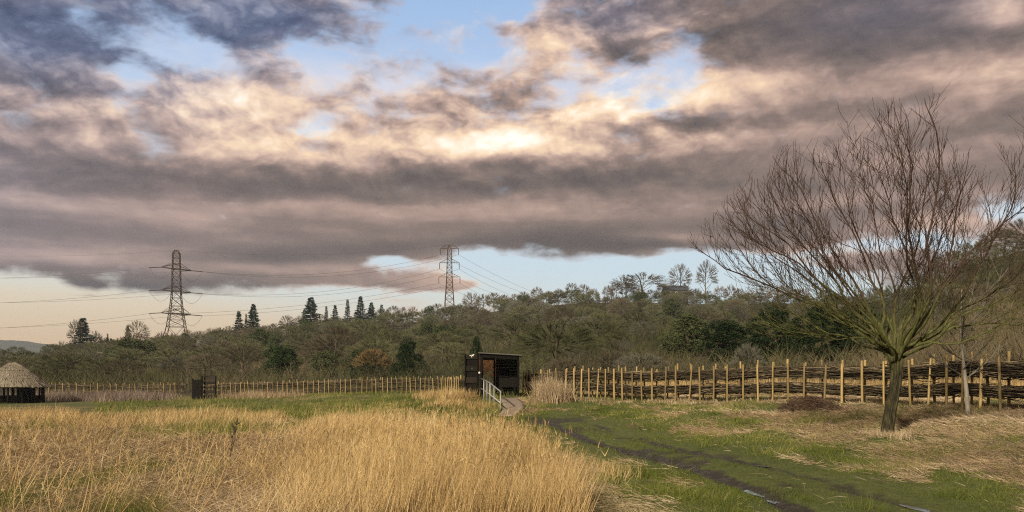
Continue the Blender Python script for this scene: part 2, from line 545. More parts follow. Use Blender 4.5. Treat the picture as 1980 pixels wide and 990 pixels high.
def mat_blades(name, stops, trans=.25, patch=None):
    """thin leaves: colour by blade, a little light passing through"""
    m, N = new_mat(name)
    c = N.ramp(attr(N, 'rnd'), stops)
    d = N.node('ShaderNodeBsdfDiffuse'); N.put(d.inputs[0], c)
    t = N.node('ShaderNodeBsdfTranslucent'); N.put(t.inputs[0], c)
    x = N.node('ShaderNodeMixShader'); x.inputs[0].default_value = trans
    N.t.links.new(d.outputs[0], x.inputs[1]); N.t.links.new(t.outputs[0], x.inputs[2])
    return finish(m, N, x.outputs[0])


def mat_wood(name, c0, c1, c2, scale=6.0, stretch=(6, 6, .7), rough=.8, spec=.25, use_rnd=False):
    m, N = new_mat(name)
    tc = N.node('ShaderNodeTexCoord').outputs['Object']
    oi = N.node('ShaderNodeObjectInfo')
    q = N.v('ADD', N.v('MULTIPLY', tc, stretch), N.v('SCALE', (7.1, 3.3, 5.7), oi.outputs['Random']))
    n = N.noise(q, scale, 5, .6)
    n2 = N.noise(tc, 2.2, 3, .5)
    r = attr(N, 'rnd') if use_rnd else oi.outputs['Random']
    c = N.ramp(N.m('ADD', N.m('MULTIPLY', n, .75), N.m('MULTIPLY_ADD', r, .5, -.12)), [(.15, c0), (.5, c1), (.9, c2)])
    c = N.mix(N.smooth(n2, .5, .75, 0, .35), c, tuple(k * .62 for k in c1))
    return finish(m, N, principled(N, c, rough, spec, bump=n, bstr=.5, bdist=.01))


def mat_twig(name, lo, mid, hi):
    """bark and twigs of a far tree; each tree gets its own shade"""
    m, N = new_mat(name)
    oi = N.node('ShaderNodeObjectInfo')
    r = N.m('ADD', N.m('MULTIPLY', oi.outputs['Random'], .7), N.m('MULTIPLY', attr(N, 'rnd'), .3))
    c = N.ramp(r, [(0.05, lo), (.5, mid), (.95, hi)])
    d = N.node('ShaderNodeBsdfDiffuse'); N.put(d.inputs[0], c)
    return finish(m, N, d.outputs[0])


M = {}
M['post'] = mat_wood('post_wood', (.070, .058, .034), (.25, .185, .078), (.44, .33, .15), 5, (9, 9, .8))
M['stick'] = mat_wood('brushwood', (.024, .020, .013), (.088, .071, .044), (.36, .30, .20), 5, (3, 3, 3), use_rnd=True)
M['black_wood'] = mat_wood('black_timber', (.002, .0018, .0015), (.005, .0045, .004), (.013, .0115, .0095), 4, (1.5, 1.5, 9), spec=.08)
M['grey_board'] = mat_wood('weathered_board', (.009, .008, .0065), (.019, .016, .0125), (.036, .030, .024), 4, (1.5, 1.5, 9), spec=.08)
M['roof_felt'] = mat_wood('roof_felt', (.03, .029, .028), (.06, .058, .055), (.12, .115, .11), 8, (2, 2, 2))
M['thatch'] = mat_wood('thatch', (.115, .102, .078), (.235, .21, .165), (.36, .325, .26), 7, (5, 5, 1.2))
M['steel'] = mat_wood('galvanised_steel', (.16, .17, .185), (.25, .265, .28), (.36, .375, .39), 6, (1, 1, 1), rough=.42, spec=.5)
M['pylon'] = mat_wood('pylon_steel', (.030, .024, .020), (.060, .046, .035), (.10, .075, .052), 1, (1, 1, 1), rough=.6)
M['pylon_sun_tint'] = mat_wood('sun_tinted_pylon_steel', (.038, .027, .018), (.080, .053, .031), (.125, .083, .049), .6, (1, 1, 1), rough=.6)  # warm sunset light on the tower is put into this base colour
M['insulator'] = mat_wood('insulator_glass', (.02, .018, .018), (.04, .036, .034), (.07, .06, .055), 3, (1, 1, 1), rough=.3, spec=.5)
M['wire'] = mat_wood('cable_metal', (.05, .045, .04), (.08, .07, .06), (.10, .09, .08), 2, (1, 1, 1), rough=.5)
M['white'] = mat_wood('white_paint', (.5, .5, .48), (.7, .7, .68), (.82, .82, .8), 5, (1, 1, 1), rough=.5)
M['concrete'] = mat_wood('concrete', (.15, .125, .10), (.24, .205, .165), (.33, .285, .235), 5, (1, 1, 1))
M['slate'] = mat_wood('slate', (.03, .035, .045), (.05, .058, .072), (.075, .085, .10), 2, (1, 1, 1))
M['brick'] = mat_wood('brick', (.045, .038, .036), (.065, .055, .052), (.09, .075, .07), 3, (1, 1, 3))
M['glass'] = mat_wood('window_glass', (.02, .025, .03), (.03, .035, .04), (.05, .055, .06), 2, (1, 1, 1), rough=.1, spec=.6)


def mat_ground():
    m, N = new_mat('meadow_soil')
    g = N.node('ShaderNodeNewGeometry').outputs['Position']
    n1 = N.noise(g, 1.6, 7, .62)
    n2 = N.noise(N.v('ADD', g, (31, 7, 2)), 6.0, 6, .65)
    n3 = N.noise(N.v('MULTIPLY', g, (1, .6, 1)), 24.0, 4, .7)
    dry, mud, wood = attr(N, 'dry'), attr(N, 'mud'), attr(N, 'wood')
    green = N.ramp(N.m('MULTIPLY_ADD', n2, .6, N.m('MULTIPLY', n3, .4)), [(.2, (.024, .032, .010)), (.45, (.062, .080, .022)), (.62, (.10, .12, .034)), (.85, (.19, .17, .065))])
    straw = N.ramp(N.m('MULTIPLY_ADD', n2, .5, N.m('MULTIPLY', n3, .5)), [(.2, (.07, .048, .026)), (.45, (.17, .118, .062)), (.65, (.30, .22, .12)), (.85, (.42, .33, .20))])
    soil = N.ramp(N.m('MULTIPLY_ADD', n2, .6, N.m('MULTIPLY', n3, .4)), [(.25, (.010, .009, .007)), (.5, (.028, .024, .018)), (.75, (.065, .054, .040))])
    floor = N.ramp(n1, [(.25, (.018, .018, .010)), (.5, (.04, .036, .02)), (.8, (.07, .058, .034))])
    fd = N.smooth(N.m('ADD', dry, N.m('MULTIPLY_ADD', n1, 1.1, -.55)), .35, .62)
    c = N.mix(fd, green, straw)
    fm = N.smooth(N.m('ADD', mud, N.m('MULTIPLY_ADD', n1, .8, -.40)), .30, .60)
    c = N.mix(fm, c, soil)
    c = N.mix(wood, c, floor)
    rough = N.m('MULTIPLY_ADD', N.m('MULTIPLY', fm, N.smooth(n2, .35, .6)), -.5, .9)
    return finish(m, N, principled(N, c, rough, .35, bump=N.m('ADD', n2, n3), bstr=.7, bdist=.05))


M['ground'] = mat_ground()


def build_ground():
    def axis(lo, hi, a, b, step, grow):
        mid = list(np.arange(a, b + 1e-6, step))
        out, s = [], step
        p = b
        while p < hi:
            s *= grow; p += s; out.append(min(p, hi))
        left, s, p = [], step, a
        while p > lo:
            s *= grow; p -= s; left.append(max(p, lo))
        return np.array(left[::-1] + mid + out)
    xs = axis(-3200, 3200, -26, 18, .17, 1.06)
    ys = axis(-500, 3400, 8, 50, .17, 1.045)
    X, Y = np.meshgrid(xs, ys)
    Z = height(X, Y)
    nx, ny = len(xs), len(ys)
    i = np.arange(nx - 1)[None, :] + nx * np.arange(ny - 1)[:, None]
    q = np.stack([i, i + 1, i + 1 + nx, i + nx], -1).reshape(-1, 4)
    D = np.hypot(X, Y)
    dry, mud, wood = masks(X, Y)
    me = np_mesh('ground', np.stack([X, Y, Z], -1).reshape(-1, 3), q, {'dry': dry.ravel(), 'mud': mud.ravel(), 'wood': wood.ravel()}, smooth=True)
    tag(link('ground', me, M['ground']), kind='structure')


def masks(X, Y):
    """how dry, how muddy, how wooded the ground is (dry 0..1 with 0 = green turf)"""
    X = np.asarray(X, float); Y = np.asarray(Y, float)
    D = np.hypot(X, Y)
    tl = pdist(X, Y, RUT_L); tr = pdist(X, Y, RUT_R)
    infield = (1 - sstep(X - field_x(Y), -.3, .5)) * (1 - sstep(Y, 56, 59))
    n = noise2(X * .45, Y * .45, 21, 4, .55)
    n_b = noise2(X * 1.3 + 9, Y * .8, 22, 3, .5)
    bank = sstep(X - np.interp(Y, [5, 12, 15, 20, 27, 35, 45], [6.4, 6.6, 6.2, 5.6, 5.6, 6.0, 3.5]), 0, 1.6) * (Y < 52)
    dry = infield * (.85 + .3 * (n - .5)) + bank * np.clip(np.where(px_of(X, Y) < 1420, .42, .42 + .30 * sstep(px_of(X, Y), 1420, 1620)) * (1 - .35 * sstep(15 - Y, 0, 4)) + 2.3 * (n - .5), 0, 1.1) * (1 - infield)
    dry = dry + .62 * (1 - infield) * (1 - bank) * sstep(n_b, .52, .68)
    # strip of straw between field and track, and under the fence
    strip = np.exp(-((X - field_x(Y) - .7) / .7) ** 2) * (Y < 19) * (1 - infield)
    dry = np.maximum(dry, .42 * strip * sstep(n, .35, .55))
    dry = np.where((Y > 58) | ((X < field_x(Y) + 99) & (infield < .5) & (X < -1)), np.maximum(dry, .5 * sstep(n, .48, .66)), dry)
    calm = np.exp(-(np.minimum(tl, tr) / 1.0) ** 2)
    dry = dry * (1 - .92 * np.maximum(calm, np.clip((2.9 - tl - tr) / 1.0, 0, 1)))
    mud = np.maximum(.98 * np.exp(-(tl / .20) ** 2) * (.62 + .9 * (noise2(X * .5, Y * .5, 31, 2))), .6 * np.exp(-(tr / .22) ** 2) * (.3 + 1.2 * noise2(X * .5, Y * .5, 32, 2)))
    tm = np.where(tl + tr < 2.6, 1 - np.clip((tl + tr - 1.5) / 1.1, 0, 1), 0)
    mud = np.maximum(mud, tm * (.10 + .42 * sstep(noise2(X * .9, Y * .6, 33, 4, .6), .46, .66)))
    mud = np.maximum(mud, .75 * np.exp(-(((X - 1.6) / 1.5) ** 2 + ((Y - 33.5) / 3.0) ** 2)))
    ax = np.where(Y > 1, px_of(X, Y), np.where(X < 0, -400, 2500))
    wood = sstep(D - np.interp(ax, AX, D0), -6, 4) * sstep(Y, 0, 20)
    return np.clip(dry, 0, 1.2), np.clip(mud, 0, 1), wood


build_ground()

# distant hill, blue with distance
def build_far_hill():
    xs = np.linspace(-2600, 300, 140)
    px = 990 + F * xs / 2900
    top = np.interp(px, [-600, -100, 0, 60, 115, 200, 500, 1200], [640, 652, 655, 659, 667, 690, 715, 731])
    ys = np.linspace(2500, 3300, 16)
    X, Y = np.meshgrid(xs, ys)
    H = (HOR - np.broadcast_to(top, X.shape)) / F * 2900
    Z = H * np.sin(np.linspace(0, math.pi, 16))[:, None] ** .8 + (noise2(X / 40, Y / 60, 5, 4) - .5) * 9 - 1
    nx = len(xs)
    i = np.arange(nx - 1)[None, :] + nx * np.arange(15)[:, None]
    q = np.stack([i, i + 1, i + 1 + nx, i + nx], -1).reshape(-1, 4)
    m, N = new_mat('far_hill')
    g = N.node('ShaderNodeNewGeometry').outputs['Position']
    c = N.ramp(N.noise(g, .012, 5, .6), [(.3, (.025, .032, .03)), (.6, (.05, .06, .05)), (.8, (.09, .09, .06))])
    finish(m, N, principled(N, c, .95, .1))
    tag(link('distant_hill', np_mesh('distant_hill', np.stack([X, Y, Z], -1).reshape(-1, 3), q, smooth=True), m), kind='structure')


build_far_hill()

# ------------------------------------------------------------------ haze in the valley air
def build_haze():
    b = MB()
    b.box((0, 1500, 92), (6800, 4400, 196))
    m, N = new_mat('valley_air')
    v = N.node('ShaderNodeVolumePrincipled')
    v.inputs['Color'].default_value = (.66, .76, .90, 1)
    v.inputs['Density'].default_value = .00013
    v.inputs['Anisotropy'].default_value = 0.0
    o = N.node('ShaderNodeOutputMaterial')
    m.node_tree.links.new(v.outputs[0], o.inputs['Volume'])
    tag(b.build('haze', m), kind='stuff')


HAZE = True
if HAZE:
    build_haze()

# ------------------------------------------------------------------ path and puddles
def strip_mesh(name, line, widths, lift, mat, n=26):
    pts = np.array(line, float)
    t = np.linspace(0, len(pts) - 1, n)
    cx = np.interp(t, range(len(pts)), pts[:, 0]); cy = np.interp(t, range(len(pts)), pts[:, 1])
    w = np.interp(t, range(len(pts)), widths)
    dx = np.gradient(cx); dy = np.gradient(cy); L = np.hypot(dx, dy)
    nxv, nyv = -dy / L, dx / L
    m = 6
    V = []
    for k in range(m + 1):
        s = (k / m - .5)
        x = cx + nxv * w * s; y = cy + nyv * w * s
        V.append(np.stack([x, y, height(x, y) + lift], -1))
    V = np.stack(V, 1)
    V[:, :, 2] = V[:, :, 2].max(1, keepdims=True)
    V = V.reshape(-1, 3)
    i = np.arange(m)[None, :] + (m + 1) * np.arange(n - 1)[:, None]
    q = np.stack([i, i + m + 1, i + m + 2, i + 1], -1).reshape(-1, 4)
    bm = bmesh.new()
    me = np_mesh(name, V, q)
    bm.from_mesh(me)
    r = bmesh.ops.extrude_face_region(bm, geom=bm.faces[:])
    for v in r['geom']:
        if isinstance(v, bmesh.types.BMVert): v.co.z -= .12
    bmesh.ops.recalc_face_normals(bm, faces=bm.faces[:])
    bm.to_mesh(me); bm.free()
    return link(name, me, mat)


tag(strip_mesh('path', RAMP, [.95, .95, 1.0, 1.0, .85, .7], .03, M['concrete']), kind='structure')

m, N = new_mat('rut_water')
g = N.node('ShaderNodeNewGeometry').outputs['Position']
finish(m, N, principled(N, (.020, .018, .015), N.smooth(N.noise(g, 3, 3), .45, .7, .03, .22), .5, bump=N.noise(g, 18, 2), bstr=.08, bdist=.01))
M['water'] = m


def puddle(x, y, rx, ry, ang, lift):
    n = 22
    z = hz(x, y) + lift
    vs = [(x, y, z)]
    ph = [random.uniform(0, 6.28) for _ in range(3)]
    for k in range(n):
        a = 2 * math.pi * k / n
        r = 1 + .22 * math.sin(2 * a + ph[0]) + .16 * math.sin(3 * a + ph[1]) + .1 * math.sin(5 * a + ph[2])
        u, v = rx * r * math.cos(a), ry * r * math.sin(a)
        vs.append((x + u * math.cos(ang) - v * math.sin(ang), y + u * math.sin(ang) + v * math.cos(ang), z))
    me = bpy.data.meshes.new('puddle')
    me.from_pydata(vs, [], [(0, 1 + k, 1 + (k + 1) % n) for k in range(n)])
    tag(link('puddle', me, M['water']), kind='structure')


for (x, y, rx, ry, a, l) in [(2.46, 22.3, .80, .075, 1.85, .024), (2.15, 24.2, .5, .055, 1.85, .016), (3.60, 13.25, .34, .085, 1.62, .026), (3.63, 12.3, .20, .07, 1.6, .024),
                             (3.2, 17.6, .3, .04, 1.75, .014), (5.2, 11.4, .3, .08, 1.6, .022), (4.6, 16.2, .25, .06, 1.9, .02), (2.75, 20.6, .25, .04, 1.8, .014), (3.64, 11.3, .25, .06, 1.58, .016)]:
    puddle(x, y, rx, ry, a, l)

# ------------------------------------------------------------------ brushwood fences
def polyline(pts):
    P = np.array(pts, float)
    s = np.r_[0, np.cumsum(np.hypot(*np.diff(P, axis=0).T))]
    return P, s


def make_post(h, r, lean):
    b = MB()
    n = 9
    pts = [Vector((lean[0] * t * h, lean[1] * t * h, -.25 + (h + .25) * t)) for t in (0, .25, .5, .75, .985)]
    tip = Vector((lean[0] * h, lean[1] * h, h))
    b.tube(pts + [tip], [r * 1.04, r * 1.0, r * 1.02, r * .97, r * .95, r * .8], n, wob=.07)
    return b


def brush(b, P, s, z0, z1, half, n, rr=(.007, .02), length=(1.2, 3.4), dense=1.0, wild=.016):
    tot = s[-1]
    for _ in range(n):
        L = random.uniform(*length)
        c = random.uniform(-.3, tot + .3)
        zc = random.uniform(z0, z1); oc = random.uniform(-half, half)
        r0 = random.uniform(*rr)
        if random.random() < .08: r0 *= 1.7
        tilt = random.gauss(0, .05); bow = random.gauss(0, .05); sl = random.gauss(0, .06)
        k = 6
        pts, rad = [], []
        for i in range(k + 1):
            t = i / k - .5
            q = min(max(c + t * L, -.35), tot + .35)
            x = np.interp(q, s, P[:, 0]); y = np.interp(q, s, P[:, 1])
            q2 = min(q + .1, tot); x2 = np.interp(q2, s, P[:, 0]); y2 = np.interp(q2, s, P[:, 1])
            x1 = np.interp(q2 - .2, s, P[:, 0]); y1 = np.interp(q2 - .2, s, P[:, 1])
            dx, dy = x2 - x1, y2 - y1
            l = math.hypot(dx, dy) or 1
            off = max(-half - .03, min(half + .03, oc + sl * t * L + bow * math.sin(3.1 * t + oc * 9)))
            pts.append((x - dy / l * off, y + dx / l * off, zc + tilt * t * L + bow * math.cos(2.6 * t) + random.gauss(0, wild)))
            rad.append(r0 * (1 - .55 * (t + .5)))
        g = random.random()
        top = (zc - z0) / max(z1 - z0, .01)
        b.tube(pts, rad, 4, a=min(1, max(0, g ** 2.2 * 1.0 + (.35 if top > .85 else 0) * random.random())))


def fence(label, path, hts, front, back, bands, sticks, half=.24, extra=None):
    """double row of stakes with brushwood packed between in two bands; front/back are distances along the path"""
    P, s = polyline(path)
    ox, oy = P[len(P) // 2]
    root = thing('brushwood_fence', label, 'fence', (ox, oy, hz(ox, oy)))
    base = Vector(root.location)
    for row, lst, off in ((0, front, -half - .07), (1, back, half + .07)):
        for q in lst:
            x = float(np.interp(q, s, P[:, 0])); y = float(np.interp(q, s, P[:, 1]))
            x1 = np.interp(q + .3, s, P[:, 0]) - np.interp(q - .3, s, P[:, 0]); y1 = np.interp(q + .3, s, P[:, 1]) - np.interp(q - .3, s, P[:, 1])
            l = math.hypot(x1, y1)
            x += -y1 / l * off; y += x1 / l * off
            h = float(np.interp(q, s, hts)) * random.uniform(.955, 1.04) * (1.05 if row else 1)
            me = make_post(h, random.uniform(.034, .050) * (1 if oy < 60 else .8), (random.gauss(0, .032), random.gauss(0, .032))).mesh('post', True)
            o = link('post', me, M['post'], root)
            o.location = Vector((x, y, hz(x, y))) - base
    # brushwood follows the ground
    Pd = np.array([(np.interp(q, s, P[:, 0]), np.interp(q, s, P[:, 1])) for q in np.arange(0, s[-1] + .2, .4)])
    gz = height(Pd[:, 0], Pd[:, 1])
    for (z0, z1), n in zip(bands, sticks):
        b = MB()
        brush(b, P, s, z0, z1, half, n)
        V = np.array(b.v)
        # lift each point onto the ground under it
        d = ((V[:, None, 0] - Pd[None, :, 0]) ** 2 + (V[:, None, 1] - Pd[None, :, 1]) ** 2).argmin(1)
        sd = np.arange(0, s[-1] + .2, .4)
        V[:, 2] = V[:, 2] * np.interp(sd[np.minimum(d, len(sd) - 1)], s, np.array(hts) / 1.6) + np.convolve(np.pad(gz, 4, 'edge'), np.ones(9) / 9, 'valid')[d]
        b.v = [tuple(p) for p in (V - np.array(base))]
        link('brushwood_band', b.mesh('brushwood_band', True), M['stick'], root)
    return root, P, s


# right fence: the stakes counted in the photo, each at its place along the curving line
RF = [(.75, 49.2), (2.2, 48.4), (3.8, 47), (6.3, 43.2), (9, 38.7), (11.2, 36.3), (12.5, 34), (13.3, 31.5), (13.75, 29.3), (14.0, 27), (14.2, 25), (14.35, 22), (14.4, 19), (14.4, 16)]
_P, _sR = polyline(RF)
_sd = np.linspace(0, _sR[-1], 600)
_pxd = px_of(np.interp(_sd, _sR, _P[:, 0]), np.interp(_sd, _sR, _P[:, 1]))
FX = [1012, 1024, 1037, 1052, 1066, 1082, 1100, 1117, 1132, 1148, 1163, 1180, 1197, 1213, 1232, 1251, 1271, 1295, 1316, 1342, 1364, 1389, 1414, 1445, 1474, 1502, 1535, 1565, 1604, 1641, 1681, 1724, 1777, 1811, 1848, 1879, 1914, 1955, 2010, 2075]
fr = [float(np.interp(x, _pxd, _sd)) for x in FX]
bk = [float(np.interp(x, _pxd, _sd)) for x in [FX[i] * .5 + FX[i + 1] * .5 - 3 for i in range(len(FX) - 1)]]
fence('curving fence of yellow stakes packed with brushwood behind the bare tree', RF,
      [1.35, 1.4, 1.55, 1.6, 1.6, 1.6, 1.6, 1.6, 1.6, 1.6, 1.6, 1.6, 1.6, 1.6], fr, bk, [(.42, .72), (1.02, 1.40)], [1700, 1900])
# left fence, between the two hides
LF = [(-36.6, 104.5), (-29, 98.5), (-20.9, 92), (-15.5, 87.5), (-11.1, 83), (-8.2, 79), (-5.7, 75), (-4.6, 71), (-3.6, 66.5)]
_P, _s = polyline(LF)
fence('long straight brushwood fence of yellow stakes between the two black hides', LF, [1.6, 1.6, 1.58, 1.52, 1.48, 1.46, 1.42, 1.42, 1.42],
      list(np.arange(.3, _s[-1], .86) + np.random.default_rng(3).normal(0, .07, len(np.arange(.3, _s[-1], .86)))), list(np.arange(.7, _s[-1], 1.12)), [(.34, .70), (1.0, 1.42)], [1300, 1400])
# far left fence behind the scrub
KF = [(-62, 113.5), (-52, 111.5), (-45, 109), (-39.2, 105.8)]
_P, _s = polyline(KF)
fence('short far brushwood fence of yellow stakes between the thatched hut and slatted screen', KF, [1.7, 1.7, 1.65, 1.65], list(np.arange(.3, _s[-1], 1.0)), list(np.arange(.8, _s[-1], 1.2)), [(.36, .72), (1.0, 1.42)], [430, 430])

# ------------------------------------------------------------------ big bird hide beside the ramp
def build_hide():
    D = 47.0
    s = D / F
    X0 = (928 - 990) * s
    x1 = (1004.5 - 990) * s
    zb = .58
    root = thing('bird_hide', 'black timber bird hide with open front and lean-to roof beside the handrail', 'bird hide', (X0, D, zb))
    def part(name, mb, mat): return mb.build(name, mat, root)
    W = x1 - X0; H = 2.42; dep = 1.6
    for (x, y, h) in ((.06, .05, H - .03), (W - .06, .05, H - .16), (.06, dep, H - .05), (W - .06, dep, H - .18), (.74, dep, H - .08)):
        b = MB(); b.box((x, y, h / 2 - .05), (.11, .11, h + .1), bev=.008); part('corner_post', b, M['black_wood'])
    # right side wall of horizontal boards
    b = MB()
    for k in range(14):
        b.box((W - .02, dep / 2 + .03, .08 + k * .155), (.03, dep - .12, .150), Matrix.Rotation(R(5), 3, 'Y'), bev=.004)
    part('side_wall', b, M['black_wood'])
    # back wall, leaving the way through at the left
    b = MB()
    for k in range(15):
        b.box(((W + .80) / 2, dep + .07, .08 + k * .152), (W - .82, .03, .147), Matrix.Rotation(R(-5), 3, 'X'), bev=.004)
    part('back_wall', b, M['black_wood'])
    b = MB(); b.box((.42, dep + .02, H - .20), (.62, .05, .26), bev=.006); part('lintel', b, M['black_wood'])
    # noticeboard panels and bench inside
    b = MB()
    b.box((1.30, dep + .01, 1.35), (.55, .03, .42), bev=.006); part('panel', b, M['black_wood'])
    b = MB()
    b.box((1.50, dep - .18, .62), (.85, .32, .05), bev=.008)
    for x in (1.15, 1.85): b.box((x, dep - .18, .29), (.06, .26, .60))
    part('bench', b, M['black_wood'])
    b = MB(); b.box((W / 2, -.02, H - .20), (W - .24, .05, .20), Matrix.Rotation(R(3.3), 3, 'Y'), bev=.006); part('fascia', b, M['black_wood'])
    # lean-to roof
    b = MB()
    b.box((W / 2 + .03, dep / 2 + .03, H - .055), (W + .24, dep + .42, .055), Matrix.Rotation(R(3.3), 3, 'Y'), bev=.01)
    part('roof', b, M['roof_felt'])
    # slatted screen to the left of the opening
    b = MB()
    SW = .80
    b.box((-SW / 2, .09, 1.17), (SW - .06, .03, 2.30)); part('screen_backing', b, M['black_wood'])
    for (zc, hh) in ((2.21, .22), (1.60, .28), (.99, .30), (.34, .36)):
        b = MB(); b.box((-SW / 2 - .02, .035, zc), (SW - .14, .035, hh), bev=.005); part('screen_board', b, M['grey_board'])
    for x in (-.10, -SW + .02):
        b = MB(); b.box((x, .03, 1.16), (.13 if x > -.3 else .07, .09, 2.42), bev=.006); part('screen_post', b, M['black_wood'])
    b = MB()
    for (dx, dz, w, h) in ((-.08, .02, .09, .05), (.03, .03, .10, .07), (.09, .07, .05, .05), (-.02, -.05, .06, .04)):
        b.box((-.42 + dx, .006, 2.27 + dz), (w, .015, h), Matrix.Rotation(R(12), 3, 'Y'), bev=.004)
    part('sign', b, M['white'])
    b = MB(); b.box((-.42, .010, 1.60), (.05, .012, .08), bev=.003); part('way_marker', b, M['roof_felt'])
    b = MB(); b.tube([(-.03, -.03, 1.38), (-.03, -.10, 1.38)], [.055, .05], 10); b.tube([(-.03, -.10, 1.38), (-.03, -.115, 1.38)], [.04, .02], 10)
    part('handle', b, M['white'])


build_hide()


def build_small_hide():
    D = 88.0
    c = on_ground(372, D)
    root = thing('viewing_screen', 'small black viewing screen with slatted side beyond the dry field', 'viewing screen', c)
    def part(name, mb, mat): return mb.build(name, mat, root)
    w1 = 17.5 / F * D; H = 2.15; w2 = 26 / F * D
    b = MB()
    for k in range(6): b.box((.03 + (k + .5) * w1 / 6, 0, H / 2 - .03 - .1), (w1 / 6 - .008, .05, H - .08), bev=.005)
    part('board_panel', b, M['black_wood'])
    for k, (z, h) in enumerate(((2.12, .34), (1.66, .30), (1.22, .14), (.78, .34), (.28, .40))):
        b = MB(); b.box((w1 + w2 / 2 + .02, .30, z), (w2, .04, h), Matrix.Rotation(R(-14), 3, 'Z'), bev=.005); part('slat', b, M['grey_board'])
    for x, y, h in ((0, .02, H - .05), (w1 + .02, .04, H + .2), (w1 + w2, .18, H + .22)):
        b = MB(); b.box((x, y + .05, h / 2 - .1), (.12, .12, h + .2), bev=.008); part('post', b, M['black_wood'])
    b = MB(); b.box((w1 + w2 / 2 + .02, .42, H + .20), (w2 + .12, .45, .05), bev=.006); part('top_board', b, M['grey_board'])


build_small_hide()


def build_rail():
    root = thing('handrail', 'galvanised steel handrail stepping down beside the concrete ramp', 'handrail', at(968, 792, 41.2))
    o = Vector(root.location)
    A, B, C = at(930, 732, 46.4), at(947.5, 740.5, 44.2), at(968, 757.5, 41.2)
    a, b_, c = at(930, 751, 46.4), at(948, 763, 44.2), at(967.5, 779, 41.2)
    b = MB(); b.tube([A - o, B - o, C - o + Vector((0, .06, 0)), C - o + Vector((0, 0, -.05))], .034, 9); b.build('top_rail', M['steel'], root, True)
    b = MB(); b.tube([a - o, b_ - o, c - o], .030, 9); b.build('lower_rail', M['steel'], root, True)
    def lerp(t): return A.lerp(B, t * 2) if t < .5 else B.lerp(C, t * 2 - 1)
    for t in (.16, .34, .5, .70, 1.0):
        p = lerp(t) - o
        g = hz(p.x + o.x, p.y + o.y) - o.z - .1
        b = MB(); b.tube([p + Vector((0, 0, -.02)), (p.x, p.y, g)], .029, 9); b.build('post', M['steel'], root, True)


build_rail()

# ------------------------------------------------------------------ thatched hut
def build_hut():
    D = 82.0
    c = on_ground(25, D)
    root = thing('thatched_hut', 'round thatched hut with dark open posts at the field edge', 'hut', c)
    rad = 63 / F * D
    z_top = EYE + (HOR - 702) / F * D - c.z
    z_eave = EYE + (HOR - 747) / F * D - c.z
    # roof: three courses of thatch, ragged at each step
    nseg, V, Fq, rings = 72, [], [], []
    prof = []
    for k in range(3):
        for t in np.linspace(0, 1, 5):
            u = (k + t) / 3
            prof.append((.10 + .90 * u ** .92, u, (1 - t) * 0 + .05 * t if k < 2 else 0))
    rg = np.random.default_rng(4)
    lumps = rg.normal(0, 1, (len(prof), nseg))
    for i, (r, u, ex) in enumerate(prof):
        ring = []
        for k in range(nseg):
            a = 2 * math.pi * k / nseg
            zz = z_top + (z_eave - z_top) * u + .05 * math.sin(u * 3.1) + .018 * lumps[i, k] + (-.05 * abs(lumps[i, k]) if u == 1 else 0)
            rr = rad * (r + ex * .35) + .015 * lumps[i, (k + 7) % nseg]
            ring.append(len(V)); V.append((rr * math.cos(a), rr * math.sin(a), zz))
        rings.append(ring)
    for r0, r1 in zip(rings[:-1], rings[1:]):
        for k in range(nseg): Fq.append((r0[k], r1[k], r1[(k + 1) % nseg], r0[(k + 1) % nseg]))
    # underside and cap
    low = []
    for k in range(nseg):
        a = 2 * math.pi * k / nseg
        low.append(len(V)); V.append((rad * .95 * math.cos(a), rad * .95 * math.sin(a), z_eave - .12))
    ins = len(V); V.append((0, 0, z_top - .5))
    for k in range(nseg):
        Fq.append((rings[-1][k], low[k], low[(k + 1) % nseg], rings[-1][(k + 1) % nseg])); Fq.append((low[k], ins, low[(k + 1) % nseg]))
    cap = len(V); V.append((0, 0, z_top + .07))
    for k in range(nseg): Fq.append((rings[0][(k + 1) % nseg], cap, rings[0][k]))
    me = bpy.data.meshes.new('roof'); me.from_pydata(V, [], Fq); me.update()
    link('roof', me, M['thatch'], root)
    # ragged straw ends over the courses
    b = MB()
    for _ in range(2600):
        a = random.uniform(0, 6.283); u = random.uniform(.05, 1.0)
        r = rad * (.10 + .9 * u ** .92) + .03
        z = z_top + (z_eave - z_top) * u + .07
        l = random.uniform(.18, .42)
        sl = Vector((math.cos(a) * rad / (z_top - z_eave), math.sin(a) * rad / (z_top - z_eave), -1)).normalized() * l
        tv = Vector((-math.sin(a), math.cos(a), 0)) * .012
        p = Vector((r * math.cos(a), r * math.sin(a), z))
        b._add([p - tv, p + tv, p + sl + tv * .4 + Vector((0, 0, random.uniform(.0, .03))), p + sl - tv * .4], [(0, 1, 2, 3)], random.random())
    b.build('thatch_straw', M['thatch'], root)
    for k in range(14):
        a = 2 * math.pi * (k + .3) / 14
        b = MB(); b.tube([(rad * .84 * math.cos(a), rad * .84 * math.sin(a), -.2), (rad * .84 * math.cos(a), rad * .84 * math.sin(a), z_eave + .1)], .09, 7, wob=.08)
        b.build('post', M['black_wood'], root)
    b = MB()
    for k in range(14):
        if k in (10,): continue
        a0 = 2 * math.pi * (k + .3) / 14; a1 = 2 * math.pi * (k + 1.3) / 14
        for z in np.arange(.0, z_eave * .45 if k % 3 else z_eave * .95, .07):
            b.tube([(rad * .82 * math.cos(a0), rad * .82 * math.sin(a0), z), (rad * .84 * math.cos((a0 + a1) / 2), rad * .84 * math.sin((a0 + a1) / 2), z + .02), (rad * .82 * math.cos(a1), rad * .82 * math.sin(a1), z)], .034, 4)
    b.build('wall', M['black_wood'], root)
    b = MB(); b.tube([(0, 0, -.2), (0, 0, z_top - .45)], .13, 8); b.build('centre_pole', M['black_wood'], root)


build_hut()

